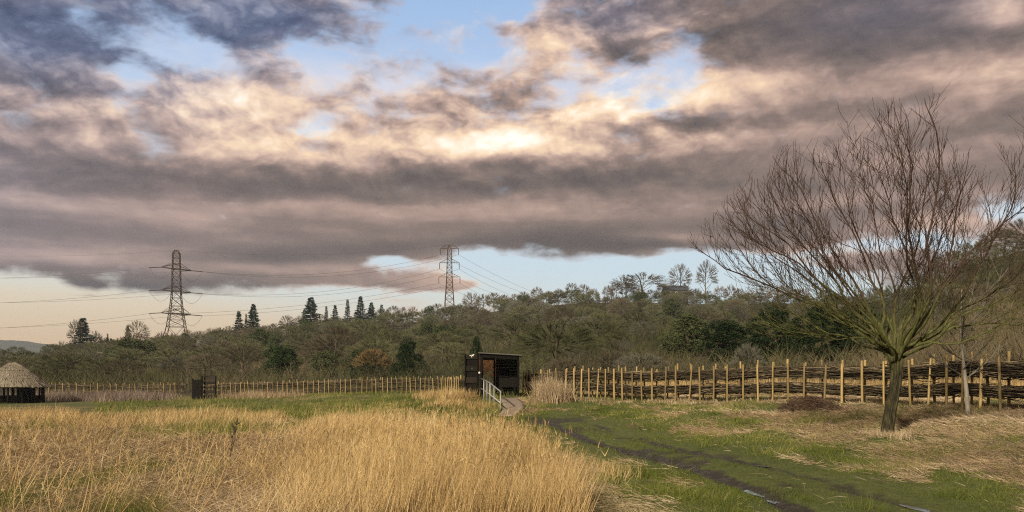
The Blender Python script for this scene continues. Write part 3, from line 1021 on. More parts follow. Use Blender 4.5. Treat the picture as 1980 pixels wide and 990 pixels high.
# ------------------------------------------------------------------ pylons and their cables
def lattice(b, levels, w):
    """four legs through (z, half width) levels with cross bracing on every face"""
    cor = [(-1, -1), (1, -1), (1, 1), (-1, 1)]
    for (z0, h0), (z1, h1) in zip(levels[:-1], levels[1:]):
        for i in range(4):
            c0, c1 = cor[i], cor[(i + 1) % 4]
            p, q = (c0[0] * h0, c0[1] * h0, z0), (c0[0] * h1, c0[1] * h1, z1)
            p2, q2 = (c1[0] * h0, c1[1] * h0, z0), (c1[0] * h1, c1[1] * h1, z1)
            b.bar(p, q, w * 1.5)
            b.bar(p, q2, w * .8); b.bar(p2, q, w * .8); b.bar(q, q2, w * .8)


def sag(p, q, d, n=18):
    return [p.lerp(q, t) + Vector((0, 0, -4 * d * t * (1 - t))) for t in np.linspace(0, 1, n)]


def build_pylons():
    # angle tower on the left
    D = 400.0
    base = on_ground(341, D)
    def zl(y): return EYE + (HOR - y) / F * D - base.z
    u = D / F
    P1 = thing('pylon', 'dark lattice pylon with three crossarms standing at left above the wood', 'pylon', base, R(12), 'electricity pylons above the wood')
    rot = Matrix.Rotation(R(12), 3, 'Z')
    lev = [(0, 6.4)] + [(zl(y), h * u / 2 * .78) for y, h in ((632, 41), (618, 36), (606, 31), (592, 27), (576, 23), (561, 20.5), (548, 19.5), (535, 19), (521, 18), (510, 17), (499, 16.5), (490, 16), (484, 8))]
    b = MB(); lattice(b, lev, .19); b.build('tower', M['pylon'], P1)
    tips = {}
    av = Vector((-4.5, -6.4, 0)); inv = rot.inverted()
    for (y, hb) in ((520, 18), (563.5, 21), (607, 31)):
        z = zl(y)
        h = hb * u / 2 * .78
        for sgn in (1, -1):
            tip = av * sgn + Vector((0, 0, z))
            b = MB()
            for cx, cy in ((-1, -1), (1, -1), (1, 1), (-1, 1)):
                b.bar(rot @ Vector((cx * h, cy * h, z)), tip, .16); b.bar(rot @ Vector((cx * h, cy * h, z + 2.6)), tip, .13)
            for t in (.35, .65):
                b.bar((rot @ Vector((h, h * -sgn, z))).lerp(tip, t), (rot @ Vector((-h, h * -sgn, z + 2.6))).lerp(tip, t), .1)
            b.v = [tuple(inv @ Vector(p)) for p in b.v]
            b.build('crossarm', M['pylon'], P1)
            for dirx in (-1, 1):
                e = tip + Vector((dirx * 4.7, dirx * 1.0, -.35))
                b = MB()
                n = 15
                pts = [tip.lerp(e, i / (n * 2)) for i in range(n * 2 + 1)]
                b.tube(pts, [.24 if i % 2 else .12 for i in range(n * 2 + 1)], 7)
                b.v = [tuple(inv @ Vector(p)) for p in b.v]
                b.build('insulator', M['insulator'], P1)
                tips[('L', y, sgn, dirx)] = e + base
            b = MB(); b.tube(sag(tip + Vector((-4.7, -1, -.35)), tip + Vector((4.7, 1, -.35)), 4.6), .055, 5)
            b.v = [tuple(inv @ Vector(p)) for p in b.v]
            b.build('jumper_cable', M['wire'], P1)
    # suspension tower on the right
    D2 = 450.0
    base2 = on_ground(869, D2)
    def z2(y): return EYE + (HOR - y) / F * D2 - base2.z
    u2 = D2 / F
    P2 = thing('pylon', 'slim sunset-tinted lattice pylon with hanging insulators at centre of the skyline', 'pylon', base2, 0, 'electricity pylons above the wood')
    lev = [(0, 4.2)] + [(z2(y), h * u2 / 2 * .8) for y, h in ((590, 22), (578, 20), (566, 18), (556, 16), (546, 14.5), (536, 13), (527, 12.3), (517, 11.8), (508, 11.3), (500, 11), (491, 10), (481, 9), (473, 3))]
    b = MB(); lattice(b, lev, .17); b.build('tower', M['pylon_sun_tint'], P2)
    for (y, half) in ((480.5, 17.6), (508, 19.0), (535.5, 20.4)):
        z = z2(y)
        for sgn in (-1, 1):
            tip = Vector((sgn * half * u2, 0, z))
            h = 5.5 * u2 * .8
            b = MB()
            for cy in (-1, 1):
                b.bar((sgn * h * .9, cy * h * .9, z), tip, .14); b.bar((sgn * h * .8, cy * h * .8, z + 2.0), tip, .12)
            for t in (.35, .7): b.bar((Vector((sgn * h, -h, z))).lerp(tip, t), (Vector((sgn * h, h, z + 2.0))).lerp(tip, t), .09)
            b.build('crossarm', M['pylon_sun_tint'], P2)
            e = tip + Vector((0, 0, -12.2 * u2))
            b = MB()
            b.tube([tip.lerp(e, i / 24) for i in range(25)], [.2 if i % 2 else .11 for i in range(25)], 7)
            b.build('insulator', M['insulator'], P2)
            tips[('R', y, sgn)] = e + base2
    # cables
    lab = {'a': 'thin dark power cable running from the left pylon out of view', 'b': 'thin dark power cable sagging between the two pylons', 'c': 'thin dark power cable dropping behind the ridge from the right pylon'}
    def cable(p, q, d, k, r=.05):
        b = MB()
        b.tube([v - p for v in sag(p, q, d, 26)], r, 5)
        o = b.build('power_cable', M['wire'])
        o.location = p
        tag(o, lab[k], 'cable', 'cables of the ' + {'a': 'line leaving at left', 'b': 'span between the pylons', 'c': 'line behind the ridge'}[k])
    for (yl, yr, y0, ye, xe) in ((520, 480.5, 537, 566, 1022), (563.5, 508, 586, 574, 985), (607, 535.5, 636, 582, 950)):
        for sgn in (1, -1):
            off = 2.0 if sgn > 0 else 0
            cable(tips[('L', yl, sgn, -1)], at(-90, y0 + off, 385 - 8 * sgn), 1.2, 'a')
            cable(tips[('L', yl, sgn, 1)], tips[('R', yr, -1 if sgn > 0 else 1)], 6.2 if yl < 600 else 3.0, 'b')
        for sgn in (-1, 1):
            cable(tips[('R', yr, sgn)], at(xe + 12 * sgn, ye, 545), 1.0, 'c')
    top = base + Vector((0, 0, zl(484))); top2 = base2 + Vector((0, 0, z2(473)))
    cable(top, at(-90, 492, 385), 1.5, 'a', .03)
    cable(top, top2, 3.5, 'b', .03)


build_pylons()

# ------------------------------------------------------------------ house on the ridge
def build_house():
    D = 414.0
    c = on_ground(1308, D)
    root = thing('house', 'dark slate-roofed house half hidden by trees on the ridge', 'house', c)
    eave = EYE + (HOR - 561) / F * D - c.z
    ridge = EYE + (HOR - 551) / F * D - c.z
    b = MB(); b.box((0, 3, eave / 2 - .5), (10.5, 7, eave + 1)); b.build('wall', M['brick'], root)
    V = [(-5.7, -.9, eave - .2), (5.7, -.9, eave - .2), (5.7, 6.9, eave - .2), (-5.7, 6.9, eave - .2), (-5.6, 3, ridge), (5.6, 3, ridge)]
    me = bpy.data.meshes.new('roof'); me.from_pydata(V, [], [(0, 1, 5, 4), (2, 3, 4, 5), (1, 2, 5), (3, 0, 4), (3, 2, 1, 0)])
    rf = link('roof', me, M['slate'], root)
    b = MB(); b.box((4.3, 3, ridge + .2), (.8, .8, 1.8)); b.build('chimney', M['brick'], rf)
    for x in (-3, 0, 3):
        b = MB(); b.box((x, -.52, eave - 1.5), (1.2, .06, 1.3)); w = b.build('window', M['white'], root)
        b = MB(); b.box((x, -.56, eave - 1.5), (1.0, .03, 1.1)); b.build('pane', M['glass'], w)


build_house()

# ------------------------------------------------------------------ ribbons: blades, stalks, twigs
def ribbons(base, direc, length, width, bend, k=2, rnd=None, face=None, r=None):
    """n thin tapering strips. base (n,3), direc (n,3) start direction, bend (n,3) added as t^2 * length"""
    r = r or rng
    n = len(base)
    d = direc / np.linalg.norm(direc, axis=1, keepdims=True)
    if face is None:
        q = r.normal(size=(n, 3)); q[:, 2] *= .3
        side = np.cross(d, q)
    else:
        side = np.cross(d, face)
    side /= np.linalg.norm(side, axis=1, keepdims=True) + 1e-9
    V = np.empty((n, k + 1, 2, 3), np.float32)
    for j in range(k + 1):
        t = j / k
        p = base + d * (length * t)[:, None] + bend * (length * t * t)[:, None]
        w = (width * (1 - .92 * t ** 1.4) * .5)[:, None]
        V[:, j, 0] = p - side * w
        V[:, j, 1] = p + side * w
    i = (np.arange(n) * (k + 1) * 2)[:, None]
    q = np.concatenate([np.stack([i + 2 * j, i + 2 * j + 1, i + 2 * j + 3, i + 2 * j + 2], -1) for j in range(k)], 1).reshape(-1, 4)
    a = np.repeat(rnd if rnd is not None else r.random(n), (k + 1) * 2)
    return V.reshape(-1, 3), q, a


def join(parts):
    vs, qs, aa, o = [], [], [], 0
    for v, q, a in parts:
        vs.append(v); qs.append(q + o); aa.append(a); o += len(v)
    return np.concatenate(vs), np.concatenate(qs), np.concatenate(aa)


def ribbon_obj(name, parts, mat, parent=None):
    v, q, a = join(parts)
    return link(name, np_mesh(name, v, q, {'rnd': a}), mat, parent)


# ------------------------------------------------------------------ far trees: prototypes copied one by one
def bare_tree(seed, H, cw, cb, nl=11, nsub=9, ntw=58, tw=.038, up=.5, multi=1):
    """leafless tree: trunk and limbs, and a crown of fine twigs. returns two meshes"""
    r = np.random.default_rng(seed); random.seed(seed)
    tb = MB()
    stems = []
    for sI in range(multi):
        ox, oy = (r.normal(0, .12, 2) if multi > 1 else (0, 0))
        lx, ly = r.normal(0, .05 if multi == 1 else .22, 2)
        pts = [Vector((ox + lx * t * H + .15 * math.sin(3 * t + seed), oy + ly * t * H + .12 * math.cos(4 * t + seed) - .12, H * .86 * t - (.5 if t == 0 else 0))) for t in np.linspace(0, 1, 8)]
        R0 = H * .019 / (multi ** .5)
        tb.tube(pts, [R0 * (1.15 - t) + .02 for t in np.linspace(0, 1, 8)], 6)
        stems.append(pts)
    cz = cb + (H - cb) * .48
    tw_b, tw_d, tw_l, sub = [], [], [], []
    nl_ = max(3, nl // multi)
    for pts in stems:
        for i in range(nl_):
            f = (i + r.random()) / nl_
            z0 = cb * .75 + (H * .74 - cb * .75) * f
            k = min(6, int(z0 / (H * .86) * 7)); t = z0 / (H * .86) * 7 - k
            p0 = pts[k].lerp(pts[k + 1], min(1, max(0, t)))
            az = 2.4 * i + r.normal(0, .4) + seed
            elev = (.15 + .95 * f + r.normal(0, .15))
            rad = cw * (.75 + .4 * r.random())
            end = Vector((math.cos(az) * math.cos(elev) * rad, math.sin(az) * math.cos(elev) * rad, 0))
            end = Vector((end.x + p0.x * .5, end.y + p0.y * .5, cz + (H - cz) * math.sin(elev) * (.9 + .15 * r.random()) - (1 - f) * (cz - cb) * .8))
            mid = p0.lerp(end, .5) + Vector((0, 0, -.06 * rad + .1 * rad * r.normal()))
            lp = [p0, p0.lerp(mid, .5) + Vector((0, 0, -.03 * rad)), mid, mid.lerp(end, .55) + Vector((0, 0, .05 * rad)), end]
            tb.tube(lp, [H * .0075, H * .006, H * .0045, H * .003, .02], 4, cap=False)
            for j in range(nsub):
                u = .25 + .75 * (j + r.random()) / nsub
                kk = min(3, int(u * 4)); q0 = lp[kk].lerp(lp[kk + 1], u * 4 - kk)
                out = Vector((q0.x, q0.y, (q0.z - cz) * 1.0)); out = out.normalized() if out.length > .01 else Vector((0, 0, 1))
                dv = (out * .8 + Vector((0, 0, up)) + Vector(r.normal(0, .55, 3))).normalized()
                ln = rad * (.22 + .22 * r.random())
                q1 = q0 + dv * ln
                sub.append((q0, q1))
    b0 = np.array([p for p, _ in sub]); b1 = np.array([q for _, q in sub])
    # sprays: fine branches fanning to a rounded, slightly lumpy outline
    nsp = int(nl * nsub * 1.5)
    u = r.normal(size=(nsp * 3, 3)); u /= np.linalg.norm(u, axis=1, keepdims=True)
    u = u[u[:, 2] > (-.45 if multi == 1 else -.1)][:nsp]
    nsp = len(u)
    lob = r.normal(size=(9, 3)); lob /= np.linalg.norm(lob, axis=1, keepdims=True)
    bulge = 1 + .20 * np.max(np.clip((u @ lob.T - .55) / .45, 0, 1), axis=1) - .09
    rz = np.where(u[:, 2] > 0, (H - cz), (cz - cb))
    shell = np.stack([u[:, 0] * cw, u[:, 1] * cw, u[:, 2] * rz], -1) * bulge[:, None]
    cen = np.array([0, 0, cz])
    f0 = (.42 + .30 * r.random(nsp))[:, None]
    s0 = cen + shell * f0; s1 = cen + shell * (.90 + .10 * r.random(nsp))[:, None]
    parts = [ribbons(s0, s1 - s0, np.linalg.norm(s1 - s0, axis=1), np.full(nsp, tw * 1.5), r.normal(0, .06, (nsp, 3)) + np.array([0, 0, .06]), 2, r=r)]
    n = nsp * ntw
    idx = np.repeat(np.arange(nsp), ntw)
    t = (r.random(n)[:, None]) ** .8
    ax_ = s1[idx] - s0[idx]
    base = s0[idx] + ax_ * t
    d = ax_ / np.linalg.norm(ax_, axis=1, keepdims=True) * .8 + np.array([0, 0, up * .45]) + r.normal(0, .42, (n, 3))
    L = (.5 + .6 * r.random(n)) * cw * .20 * (1.15 - .45 * t[:, 0])
    tn = np.clip(.5 + r.normal(0, .18, nsp), 0, 1)[idx]
    parts.append(ribbons(base, d, L, np.full(n, tw) * (.6 + .6 * r.random(n)), r.normal(0, .12, (n, 3)) + np.array([0, 0, .12]), 1, tn, r=r))
    v, q, a = join(parts)
    return tb.mesh('trunk', True), np_mesh('crown', v, q, {'rnd': a})


def leafy_tree(seed, H, cw, cb, n=5200, leaf=.30, lumps=16):
    """dense evergreen or ivy-clad crown of small leaves gathered in clumps"""
    r = np.random.default_rng(seed); random.seed(seed)
    tb = MB()
    tb.tube([(0, 0, -.5), (.1, 0, H * .4), (0, .1, H * .85)], [H * .022, H * .016, .05], 6)
    lc = []
    for i in range(lumps):
        f = (i + r.random()) / lumps
        z = cb + (H - cb) * f
        wid = cw * math.sin(math.pi * min(1, .18 + .80 * f)) ** .7
        a = 2.4 * i + r.normal(0, .3)
        rr = wid * (.35 + .5 * r.random())
        c = Vector((math.cos(a) * rr, math.sin(a) * rr, z))
        lc.append((c, cw * (.30 + .22 * r.random())))
        tb.tube([(0, 0, max(.5, z - cw * .6)), c * .5 + Vector((0, 0, z * .45)), c], [.09, .06, .03], 4, cap=False)
    idx = r.integers(0, lumps, n)
    cen = np.array([c for c, _ in lc])[idx]; rad = np.array([q for _, q in lc])[idx]
    u = r.normal(size=(n, 3)); u /= np.linalg.norm(u, axis=1, keepdims=True)
    base = cen + u * (rad * (.55 + .5 * r.random(n) ** .6))[:, None] * np.array([1, 1, .8])
    d = u + r.normal(0, .6, (n, 3)) + np.array([0, 0, .15])
    v, q, a = ribbons(base, d, leaf * (.6 + .8 * r.random(n)), leaf * .55 * (.7 + .6 * r.random(n)), r.normal(0, .2, (n, 3)), 2, r=r)
    return tb.mesh('trunk', True), np_mesh('crown', v, q, {'rnd': a})


def conifer(seed, H, cw, gap=.042, n_per=120):
    r = np.random.default_rng(seed); random.seed(seed)
    tb = MB()
    tb.tube([(0, 0, -.5), (0, 0, H * .5), (0, 0, H)], [H * .014, H * .009, .02], 6)
    B, Dv, L, Wd, Bn = [], [], [], [], []
    z = H * .08
    while z < H * .985:
        f = (z - H * .08) / (H * .92)
        reach = cw * (1 - f) ** 1.0 * (.65 + .55 * r.random()) + .10
        nb = int(7 + 6 * (1 - f))
        for i in range(nb):
            a = r.random() * 6.283
            ln = reach * (.7 + .45 * r.random())
            dv = Vector((math.cos(a), math.sin(a), -.12 + .5 * f))
            m = int(n_per * ln / cw * .35) + 6
            tt = r.random(m) ** .8
            sidev = Vector((-math.sin(a), math.cos(a), 0))
            for t in tt:
                p = Vector((0, 0, z)) + dv * (ln * t) + Vector((0, 0, -.12 * ln * t * t + .18 * ln * t ** 4))
                s = 1 if r.random() < .5 else -1
                B.append(p); Dv.append(dv * .8 + sidev * s * (.8 * (1 - t * .6)) + Vector((0, 0, -.25 + .2 * r.normal())))
                L.append(.16 * cw * (.6 + .7 * r.random()) * (1.1 - .5 * t) + .12); Wd.append(.10 + .03 * cw)
        z += H * gap * (.75 + .4 * r.random()) * (1.05 - .5 * f)
    n = len(B)
    v, q, a = ribbons(np.array(B), np.array(Dv), np.array(L), np.array(Wd), np.tile([0, 0, -.12], (n, 1)), 1, r=r)
    return tb.mesh('trunk', True), np_mesh('crown', v, q, {'rnd': a})


M['tw_olive'] = mat_twig('olive_twigs', (.052, .058, .030), (.094, .102, .054), (.145, .148, .085))
M['tw_brown'] = mat_twig('brown_twigs', (.056, .050, .036), (.098, .086, .060), (.145, .126, .090))
M['tw_grey'] = mat_twig('grey_twigs', (.070, .072, .058), (.115, .116, .094), (.165, .162, .132))
M['tw_gold'] = mat_twig('golden_twigs', (.12, .088, .040), (.175, .13, .062), (.24, .18, .09))
M['tw_red'] = mat_twig('russet_twigs', (.085, .040, .020), (.13, .062, .030), (.17, .085, .045))
M['tw_sun_tint'] = mat_twig('sun_tinted_ridge_twigs', (.075, .055, .036), (.125, .088, .055), (.18, .125, .08))  # orange evening light on the ridge trees, painted as twig colour
M['lf_dark'] = mat_twig('dark_leaves', (.010, .020, .009), (.020, .036, .014), (.034, .055, .022))
M['lf_ivy'] = mat_twig('ivy_leaves', (.026, .038, .018), (.046, .060, .028), (.070, .086, .040))
M['lf_fir'] = mat_twig('fir_needles', (.012, .028, .020), (.020, .044, .030), (.032, .060, .040))
M['bark'] = mat_twig('bark', (.045, .038, .027), (.075, .064, .046), (.115, .10, .075))

PROTO = {}


def proto(key, meshes, tm, cmm):
    t, c = meshes
    t.materials.append(M[tm]); c.materials.append(M[cmm])
    PROTO[key] = (t, c)


for i in range(5):
    proto(('olive', i), bare_tree(100 + i, 10.5, 4.6 + .4 * (i % 3), 2.0, up=.2 + .1 * i), 'bark', 'tw_olive')
for i in range(4):
    proto(('brown', i), bare_tree(120 + i, 11, 4.4 + .5 * (i % 2), 2.4, up=.5), 'bark', 'tw_brown')
for i in range(3):
    proto(('grey', i), bare_tree(140 + i, 11.5, 4.3, 2.6, up=.6), 'bark', 'tw_grey')
for i in range(3):
    proto(('ridge', i), bare_tree(160 + i, 9.5, 4.2, 1.6, nl=11, nsub=8, ntw=24, tw=.07, up=.6), 'bark', 'tw_sun_tint')
for i in range(3):
    proto(('sky', i), bare_tree(170 + i, 12, 4.6, 3.0, nl=12, nsub=8, ntw=13, tw=.085, up=.45), 'bark', 'tw_brown')
for i in range(3):
    proto(('shrub', i), bare_tree(180 + i, 3.4, 1.7, .2, nl=12, nsub=7, ntw=34, tw=.022, up=.8, multi=5), 'bark', ['tw_grey', 'tw_brown', 'tw_olive'][i])
proto(('goldshrub', 0), bare_tree(190, 5.0, 2.3, .3, nl=15, nsub=8, ntw=40, tw=.03, up=1.0, multi=6), 'bark', 'tw_gold')
proto(('redshrub', 0), bare_tree(191, 4.5, 2.0, .3, nl=15, nsub=8, ntw=40, tw=.03, up=.7, multi=5), 'bark', 'tw_red')
for i in range(3):
    proto(('ivy', i), leafy_tree(200 + i, 9, 3.2, .8, 5200, .34), 'bark', 'lf_ivy')
for i in range(3):
    proto(('dark', i), leafy_tree(210 + i, 8, 3.0, .3, 6000, .30), 'bark', 'lf_dark')
for i in range(3):
    proto(('fir', i), conifer(220 + i, 12, [2.6, 2.0, 3.2][i]), 'bark', 'lf_fir')

TREES = []


def plant(name, key, loc, scale, label, cat, group, rz=None, sx=1.0):
    t, c = PROTO[key]
    root = thing(name, label, cat, loc, random.uniform(0, 6.28) if rz is None else rz, group)
    root.scale = (scale * sx, scale * sx, scale)
    link('trunk', t, None, root); link('crown', c, None, root)
    TREES.append(root)
    return root


random.seed(5)


def tree_at(kind, i, x, ytop, D, label, wpx=None, name='bare_tree', cat='tree', group=None):
    """a tree whose foot is on the slope at photo column x, distance D, and whose top reaches row ytop"""
    p = on_ground(x, D)
    H0 = {'olive': 10.5, 'brown': 11, 'grey': 11.5, 'ridge': 9.5, 'sky': 12, 'shrub': 3.4, 'goldshrub': 5.0, 'redshrub': 4.5, 'ivy': 9, 'dark': 8, 'fir': 12}[kind]
    W0 = {'olive': 10, 'brown': 9.5, 'grey': 9, 'ridge': 8, 'sky': 9.4, 'shrub': 3.6, 'goldshrub': 5, 'redshrub': 4.5, 'ivy': 7.0, 'dark': 6.6, 'fir': 5}[kind]
    H = EYE + (HOR - ytop) / F * D - p.z
    s = H / H0
    sx = 1.0 if wpx is None else max(.35, min(2.4, (wpx / F * D / W0) / s))
    return plant(name, (kind, i), p, s, label, cat, group, sx=sx)


# the conifers on the skyline, one by one
for (x, y, w, i, D, lab) in [
    (160, 610, 40, 2, 318, 'broad dark fir in the leafless clump at the left end of the wood'),
    (208, 640, 12, 1, 322, 'small thin fir alone on the skyline between two clumps at left'),
    (247, 624, 18, 0, 330, 'dark fir leaning against a bare round tree left of the pylon'),
    (462, 597, 26, 0, 352, 'pointed fir, left one of three together beside the left pylon'),
    (476, 602, 15, 1, 356, 'narrow fir, lowest and middle one of three together beside the left pylon'),
    (490, 583, 27, 2, 352, 'tall pointed fir, right one of three together beside the left pylon'),
    (588, 594, 20, 1, 372, 'lower fir close against the left side of the tallest fir'),
    (601, 570, 36, 2, 370, 'tallest widest fir on the skyline left of the middle pylon'),
    (631, 587, 17, 1, 376, 'slim fir, first one right of the tallest fir'),
    (648, 585, 20, 0, 378, 'slim fir, second one right of the tallest fir'),
    (672, 574, 22, 1, 384, 'straight tall fir standing alone between the slim firs and a fir group'),
    (697, 568, 28, 0, 386, 'tall fir, highest of the right-hand group on the skyline'),
    (718, 580, 20, 2, 390, 'medium fir touching the right side of a taller fir'),
    (738, 584, 22, 1, 392, 'last fir of the skyline row nearest to the middle pylon')]:
    tree_at('fir', i, x, y + 4, D, lab, w * 1.22, 'conifer', 'fir tree')

# trees that stand out
SP = [
    ('sky', 0, 147, 614, 316, 34, 'bare tree rising behind a dark fir at the left end of the wood'),
    ('sky', 1, 266, 621, 326, 46, 'round-headed bare tree on the skyline left of the left pylon'),
    ('sky', 2, 185, 640, 322, 26, 'small bare tree between a broad fir and a thin fir at left'),
    ('sky', 0, 1245, 526, 412, 100, 'wide bare tree showing sky through its branches left of the ridge house'),
    ('sky', 2, 1208, 532, 408, 60, 'bare tree at the left side of a wide bare tree on the ridge'),
    ('sky', 1, 1315, 511, 416, 46, 'slender bare tree on the ridge directly behind the house'),
    ('sky', 2, 1366, 503, 400, 46, 'tall narrow bare tree right of the ridge house'),
    ('sky', 1, 910, 566, 402, 40, 'open bare tree just right of the middle pylon foot'),
    ('brown', 1, 652, 628, 150, 98, 'large rounded brown tree in the middle of the lower wood edge'),
    ('goldshrub', 0, 722, 672, 118, 84, 'golden twiggy bush behind the left fence'),
    ('dark', 0, 788, 664, 116, 62, 'nearly black evergreen behind the left fence near the bird hide'),
    ('dark', 1, 921, 655, 110, 26, 'small dark evergreen showing above the left end of the bird hide'),
    ('redshrub', 0, 944, 690, 66, 70, 'russet bush seen through the bird hide opening'),
    ('olive', 2, 710, 618, 240, 90, 'pale olive rounded tree above the golden bush'),
    ('olive', 3, 850, 640, 140, 110, 'broad olive tree left of the bird hide'),
    ('olive', 0, 590, 640, 168, 90, 'olive tree left of the large rounded brown tree'),
    ('dark', 2, 545, 672, 140, 90, 'dark evergreen low in the wood left of the rounded brown tree'),
    ('grey', 0, 1110, 612, 150, 120, 'grey rounded tree in the wood right of the bird hide'),
    ('olive', 4, 1000, 620, 135, 110, 'olive tree behind the bird hide roof'),
    ('shrub', 0, 1240, 682, 74, 110, 'low grey domed bush behind the right fence'),
    ('shrub', 1, 1180, 678, 78, 80, 'brownish bush behind the left end of the right fence'),
    ('shrub', 0, 1445, 664, 62, 70, 'pale grey upright bush behind the middle of the right fence'),
    ('shrub', 1, 1092, 692, 72, 90, 'brown scrubby bush right of the bird hide'),
    ('shrub', 2, 1030, 694, 76, 70, 'olive scrubby bush beside the right wall of the bird hide'),
    ('dark', 0, 1500, 605, 78, 120, 'dark evergreen left of the bare tree behind the fence'),
    ('dark', 1, 1590, 600, 72, 130, 'dark evergreen directly behind the lower left boughs of the bare tree'),
    ('dark', 2, 1405, 625, 84, 120, 'dark evergreen farthest left behind the right fence'),
    ('ivy', 0, 1660, 590, 76, 110, 'ivy-green tree behind the trunk of the bare tree'),
    ('ivy', 1, 1330, 612, 96, 110, 'ivy-green tree behind the middle of the right fence'),
    ('brown', 0, 1790, 508, 205, 90, 'brown leafless tree on the right-hand rise behind the middle of the bare tree crown'),
    ('brown', 1, 1845, 484, 190, 90, 'brown leafless tree on the right-hand rise, second below its top'),
    ('olive', 1, 1890, 464, 178, 90, 'olive leafless tree on the right-hand rise just below its top'),
    ('brown', 2, 1935, 440, 165, 95, 'brown leafless tree at the top of the right-hand rise'),
    ('brown', 3, 1984, 424, 156, 110, 'tallest leafless tree at the right edge of the view'),
    ('olive', 2, 1915, 500, 130, 100, 'olive tree low on the right-hand rise near the right edge'),
    ('olive', 3, 1970, 490, 118, 120, 'broad olive tree low at the right edge of the wood'),
    ('olive', 0, 1820, 540, 130, 100, 'olive tree behind the right half of the bare tree crown'),
    ('olive', 4, 1740, 550, 160, 100, 'olive tree behind the fork of the bare tree'),
    ('grey', 1, 1690, 556, 200, 90, 'grey leafless tree on the slope just left of the bare tree fork'),
    ('olive', 1, 1290, 560, 398, 40, 'olive tree in front of the left half of the ridge house'),
    ('brown', 2, 1326, 563, 396, 36, 'brown tree in front of the right end of the ridge house'),
    ('olive', 2, 1308, 566, 392, 34, 'low olive tree in front of the middle of the ridge house'),
    ('ivy', 0, 260, 660, 190, 100, 'ivy-green tree low in the wood at left'),
]
for (k, i, x, y, D, w, lab) in SP:
    nm = {'dark': ('evergreen_tree', 'tree'), 'ivy': ('ivy_clad_tree', 'tree'), 'shrub': ('bush', 'bush'), 'goldshrub': ('bush', 'bush'), 'redshrub': ('bush', 'bush')}.get(k, ('bare_tree', 'tree'))
    tree_at(k, i, x, y, D, lab, w, nm[0], nm[1])

# the wood on the slope
pts = [(p.location.x, p.location.y) for p in TREES]


def zone(x, g):
    """where on the slope, told by things one can find"""
    a = ('left of the left pylon' if x < 341 else 'below the skyline firs between the pylons' if x < 760 else 'behind the bird hide under the middle pylon' if x < 1060
         else 'between the bird hide and the ridge house' if x < 1400 else 'behind the bare tree')
    b = 'low on the slope' if g < .34 else 'half way up the slope' if g < .68 else 'near the ridge'
    return b + ' ' + a


LAB = {'olive': 'olive-toned leafless tree', 'brown': 'brown leafless tree', 'grey': 'grey-twigged leafless tree', 'ivy': 'ivy-green tree', 'ridge': 'small orange-brown leafless tree'}
count = 0
tries = 0
while count < 290 and tries < 30000:
    tries += 1
    x = random.uniform(-90, 2090)
    if x > 1620 and random.random() < .25: continue
    g = random.random() ** 1.05
    if count > 170:      # the crown of the hill is closely wooded
        x = random.uniform(860, 1640) if count % 2 else random.uniform(160, 900); g = random.uniform(.55, 1.0)
    d0, dr = np.interp(x, AX, D0), np.interp(x, AX, DR)
    D = d0 + 9 + (dr - d0 - 12) * g
    X = (x - 990) / F * D
    mind = min((X - a) ** 2 + (D - b) ** 2 for a, b in pts)
    if mind < (5.2 if D < 160 else 7.4 if count < 170 else 5.0) ** 2: continue
    # keep the outlook through the hide and the front bushes clear
    if D < 80 and 930 < x < 1000: continue
    k = random.choices(['olive', 'brown', 'grey', 'ivy'], [.52, .22, .20, .06])[0]
    i = random.randrange({'olive': 5, 'brown': 4, 'grey': 3, 'ivy': 3}[k])
    sil = np.interp(x, AX, SIL)
    gg = (D - d0) / (dr - d0)
    yt = sil + 4 + (1 - gg) ** 1.25 * (694 - sil) * random.uniform(.42, 1.02)
    Hh = EYE + (HOR - yt) / F * D - hz(X, D)
    if Hh < 3.2: continue
    Hh = min(Hh, 13.0)
    s = Hh / {'olive': 10.5, 'brown': 11, 'grey': 11.5, 'ivy': 9}[k]
    pts.append((X, D))
    low = Hh < 6.2 and k != 'ivy'
    word = 'bush' if low else 'tree'
    plant('ivy_clad_tree' if k == 'ivy' else 'bare_bush' if low else 'bare_tree', (k, i), (X, D, hz(X, D)), s, LAB[k].replace('tree', word) + ' ' + zone(x, gg), word,
          {'ivy': 'ivy-green', 'grey': 'grey leafless', 'brown': 'brown leafless', 'olive': 'olive leafless'}[k] + (' bushes ' if low else ' trees ') + zone(x, gg), sx=random.uniform(1.05, 1.45) * (1.0 if s > .7 else 1.25))
    count += 1
# row along the ridge, the low sun's orange painted into its twigs
x = 120.0
while x < 1560:
    dr = np.interp(x, AX, DR)
    D = dr + random.uniform(-2, 14)
    X = (x - 990) / F * D
    clear = min((X - a) ** 2 + (D - b) ** 2 for a, b in pts)
    if clear > 5:
        pts.append((X, D))
        hgt = (random.uniform(.78, 1.10) if x > 880 else random.uniform(.7, 1.0))
        plant('bare_tree', ('ridge', random.randrange(3)), (X, D, hz(X, D)), hgt * .95, LAB['ridge'] + ' in the ridge row ' + zone(x, 1)[15:], 'tree', 'orange-brown ridge row trees ' + zone(x, 1)[15:], sx=random.uniform(.7, .95))
    x += random.uniform(15, 28)

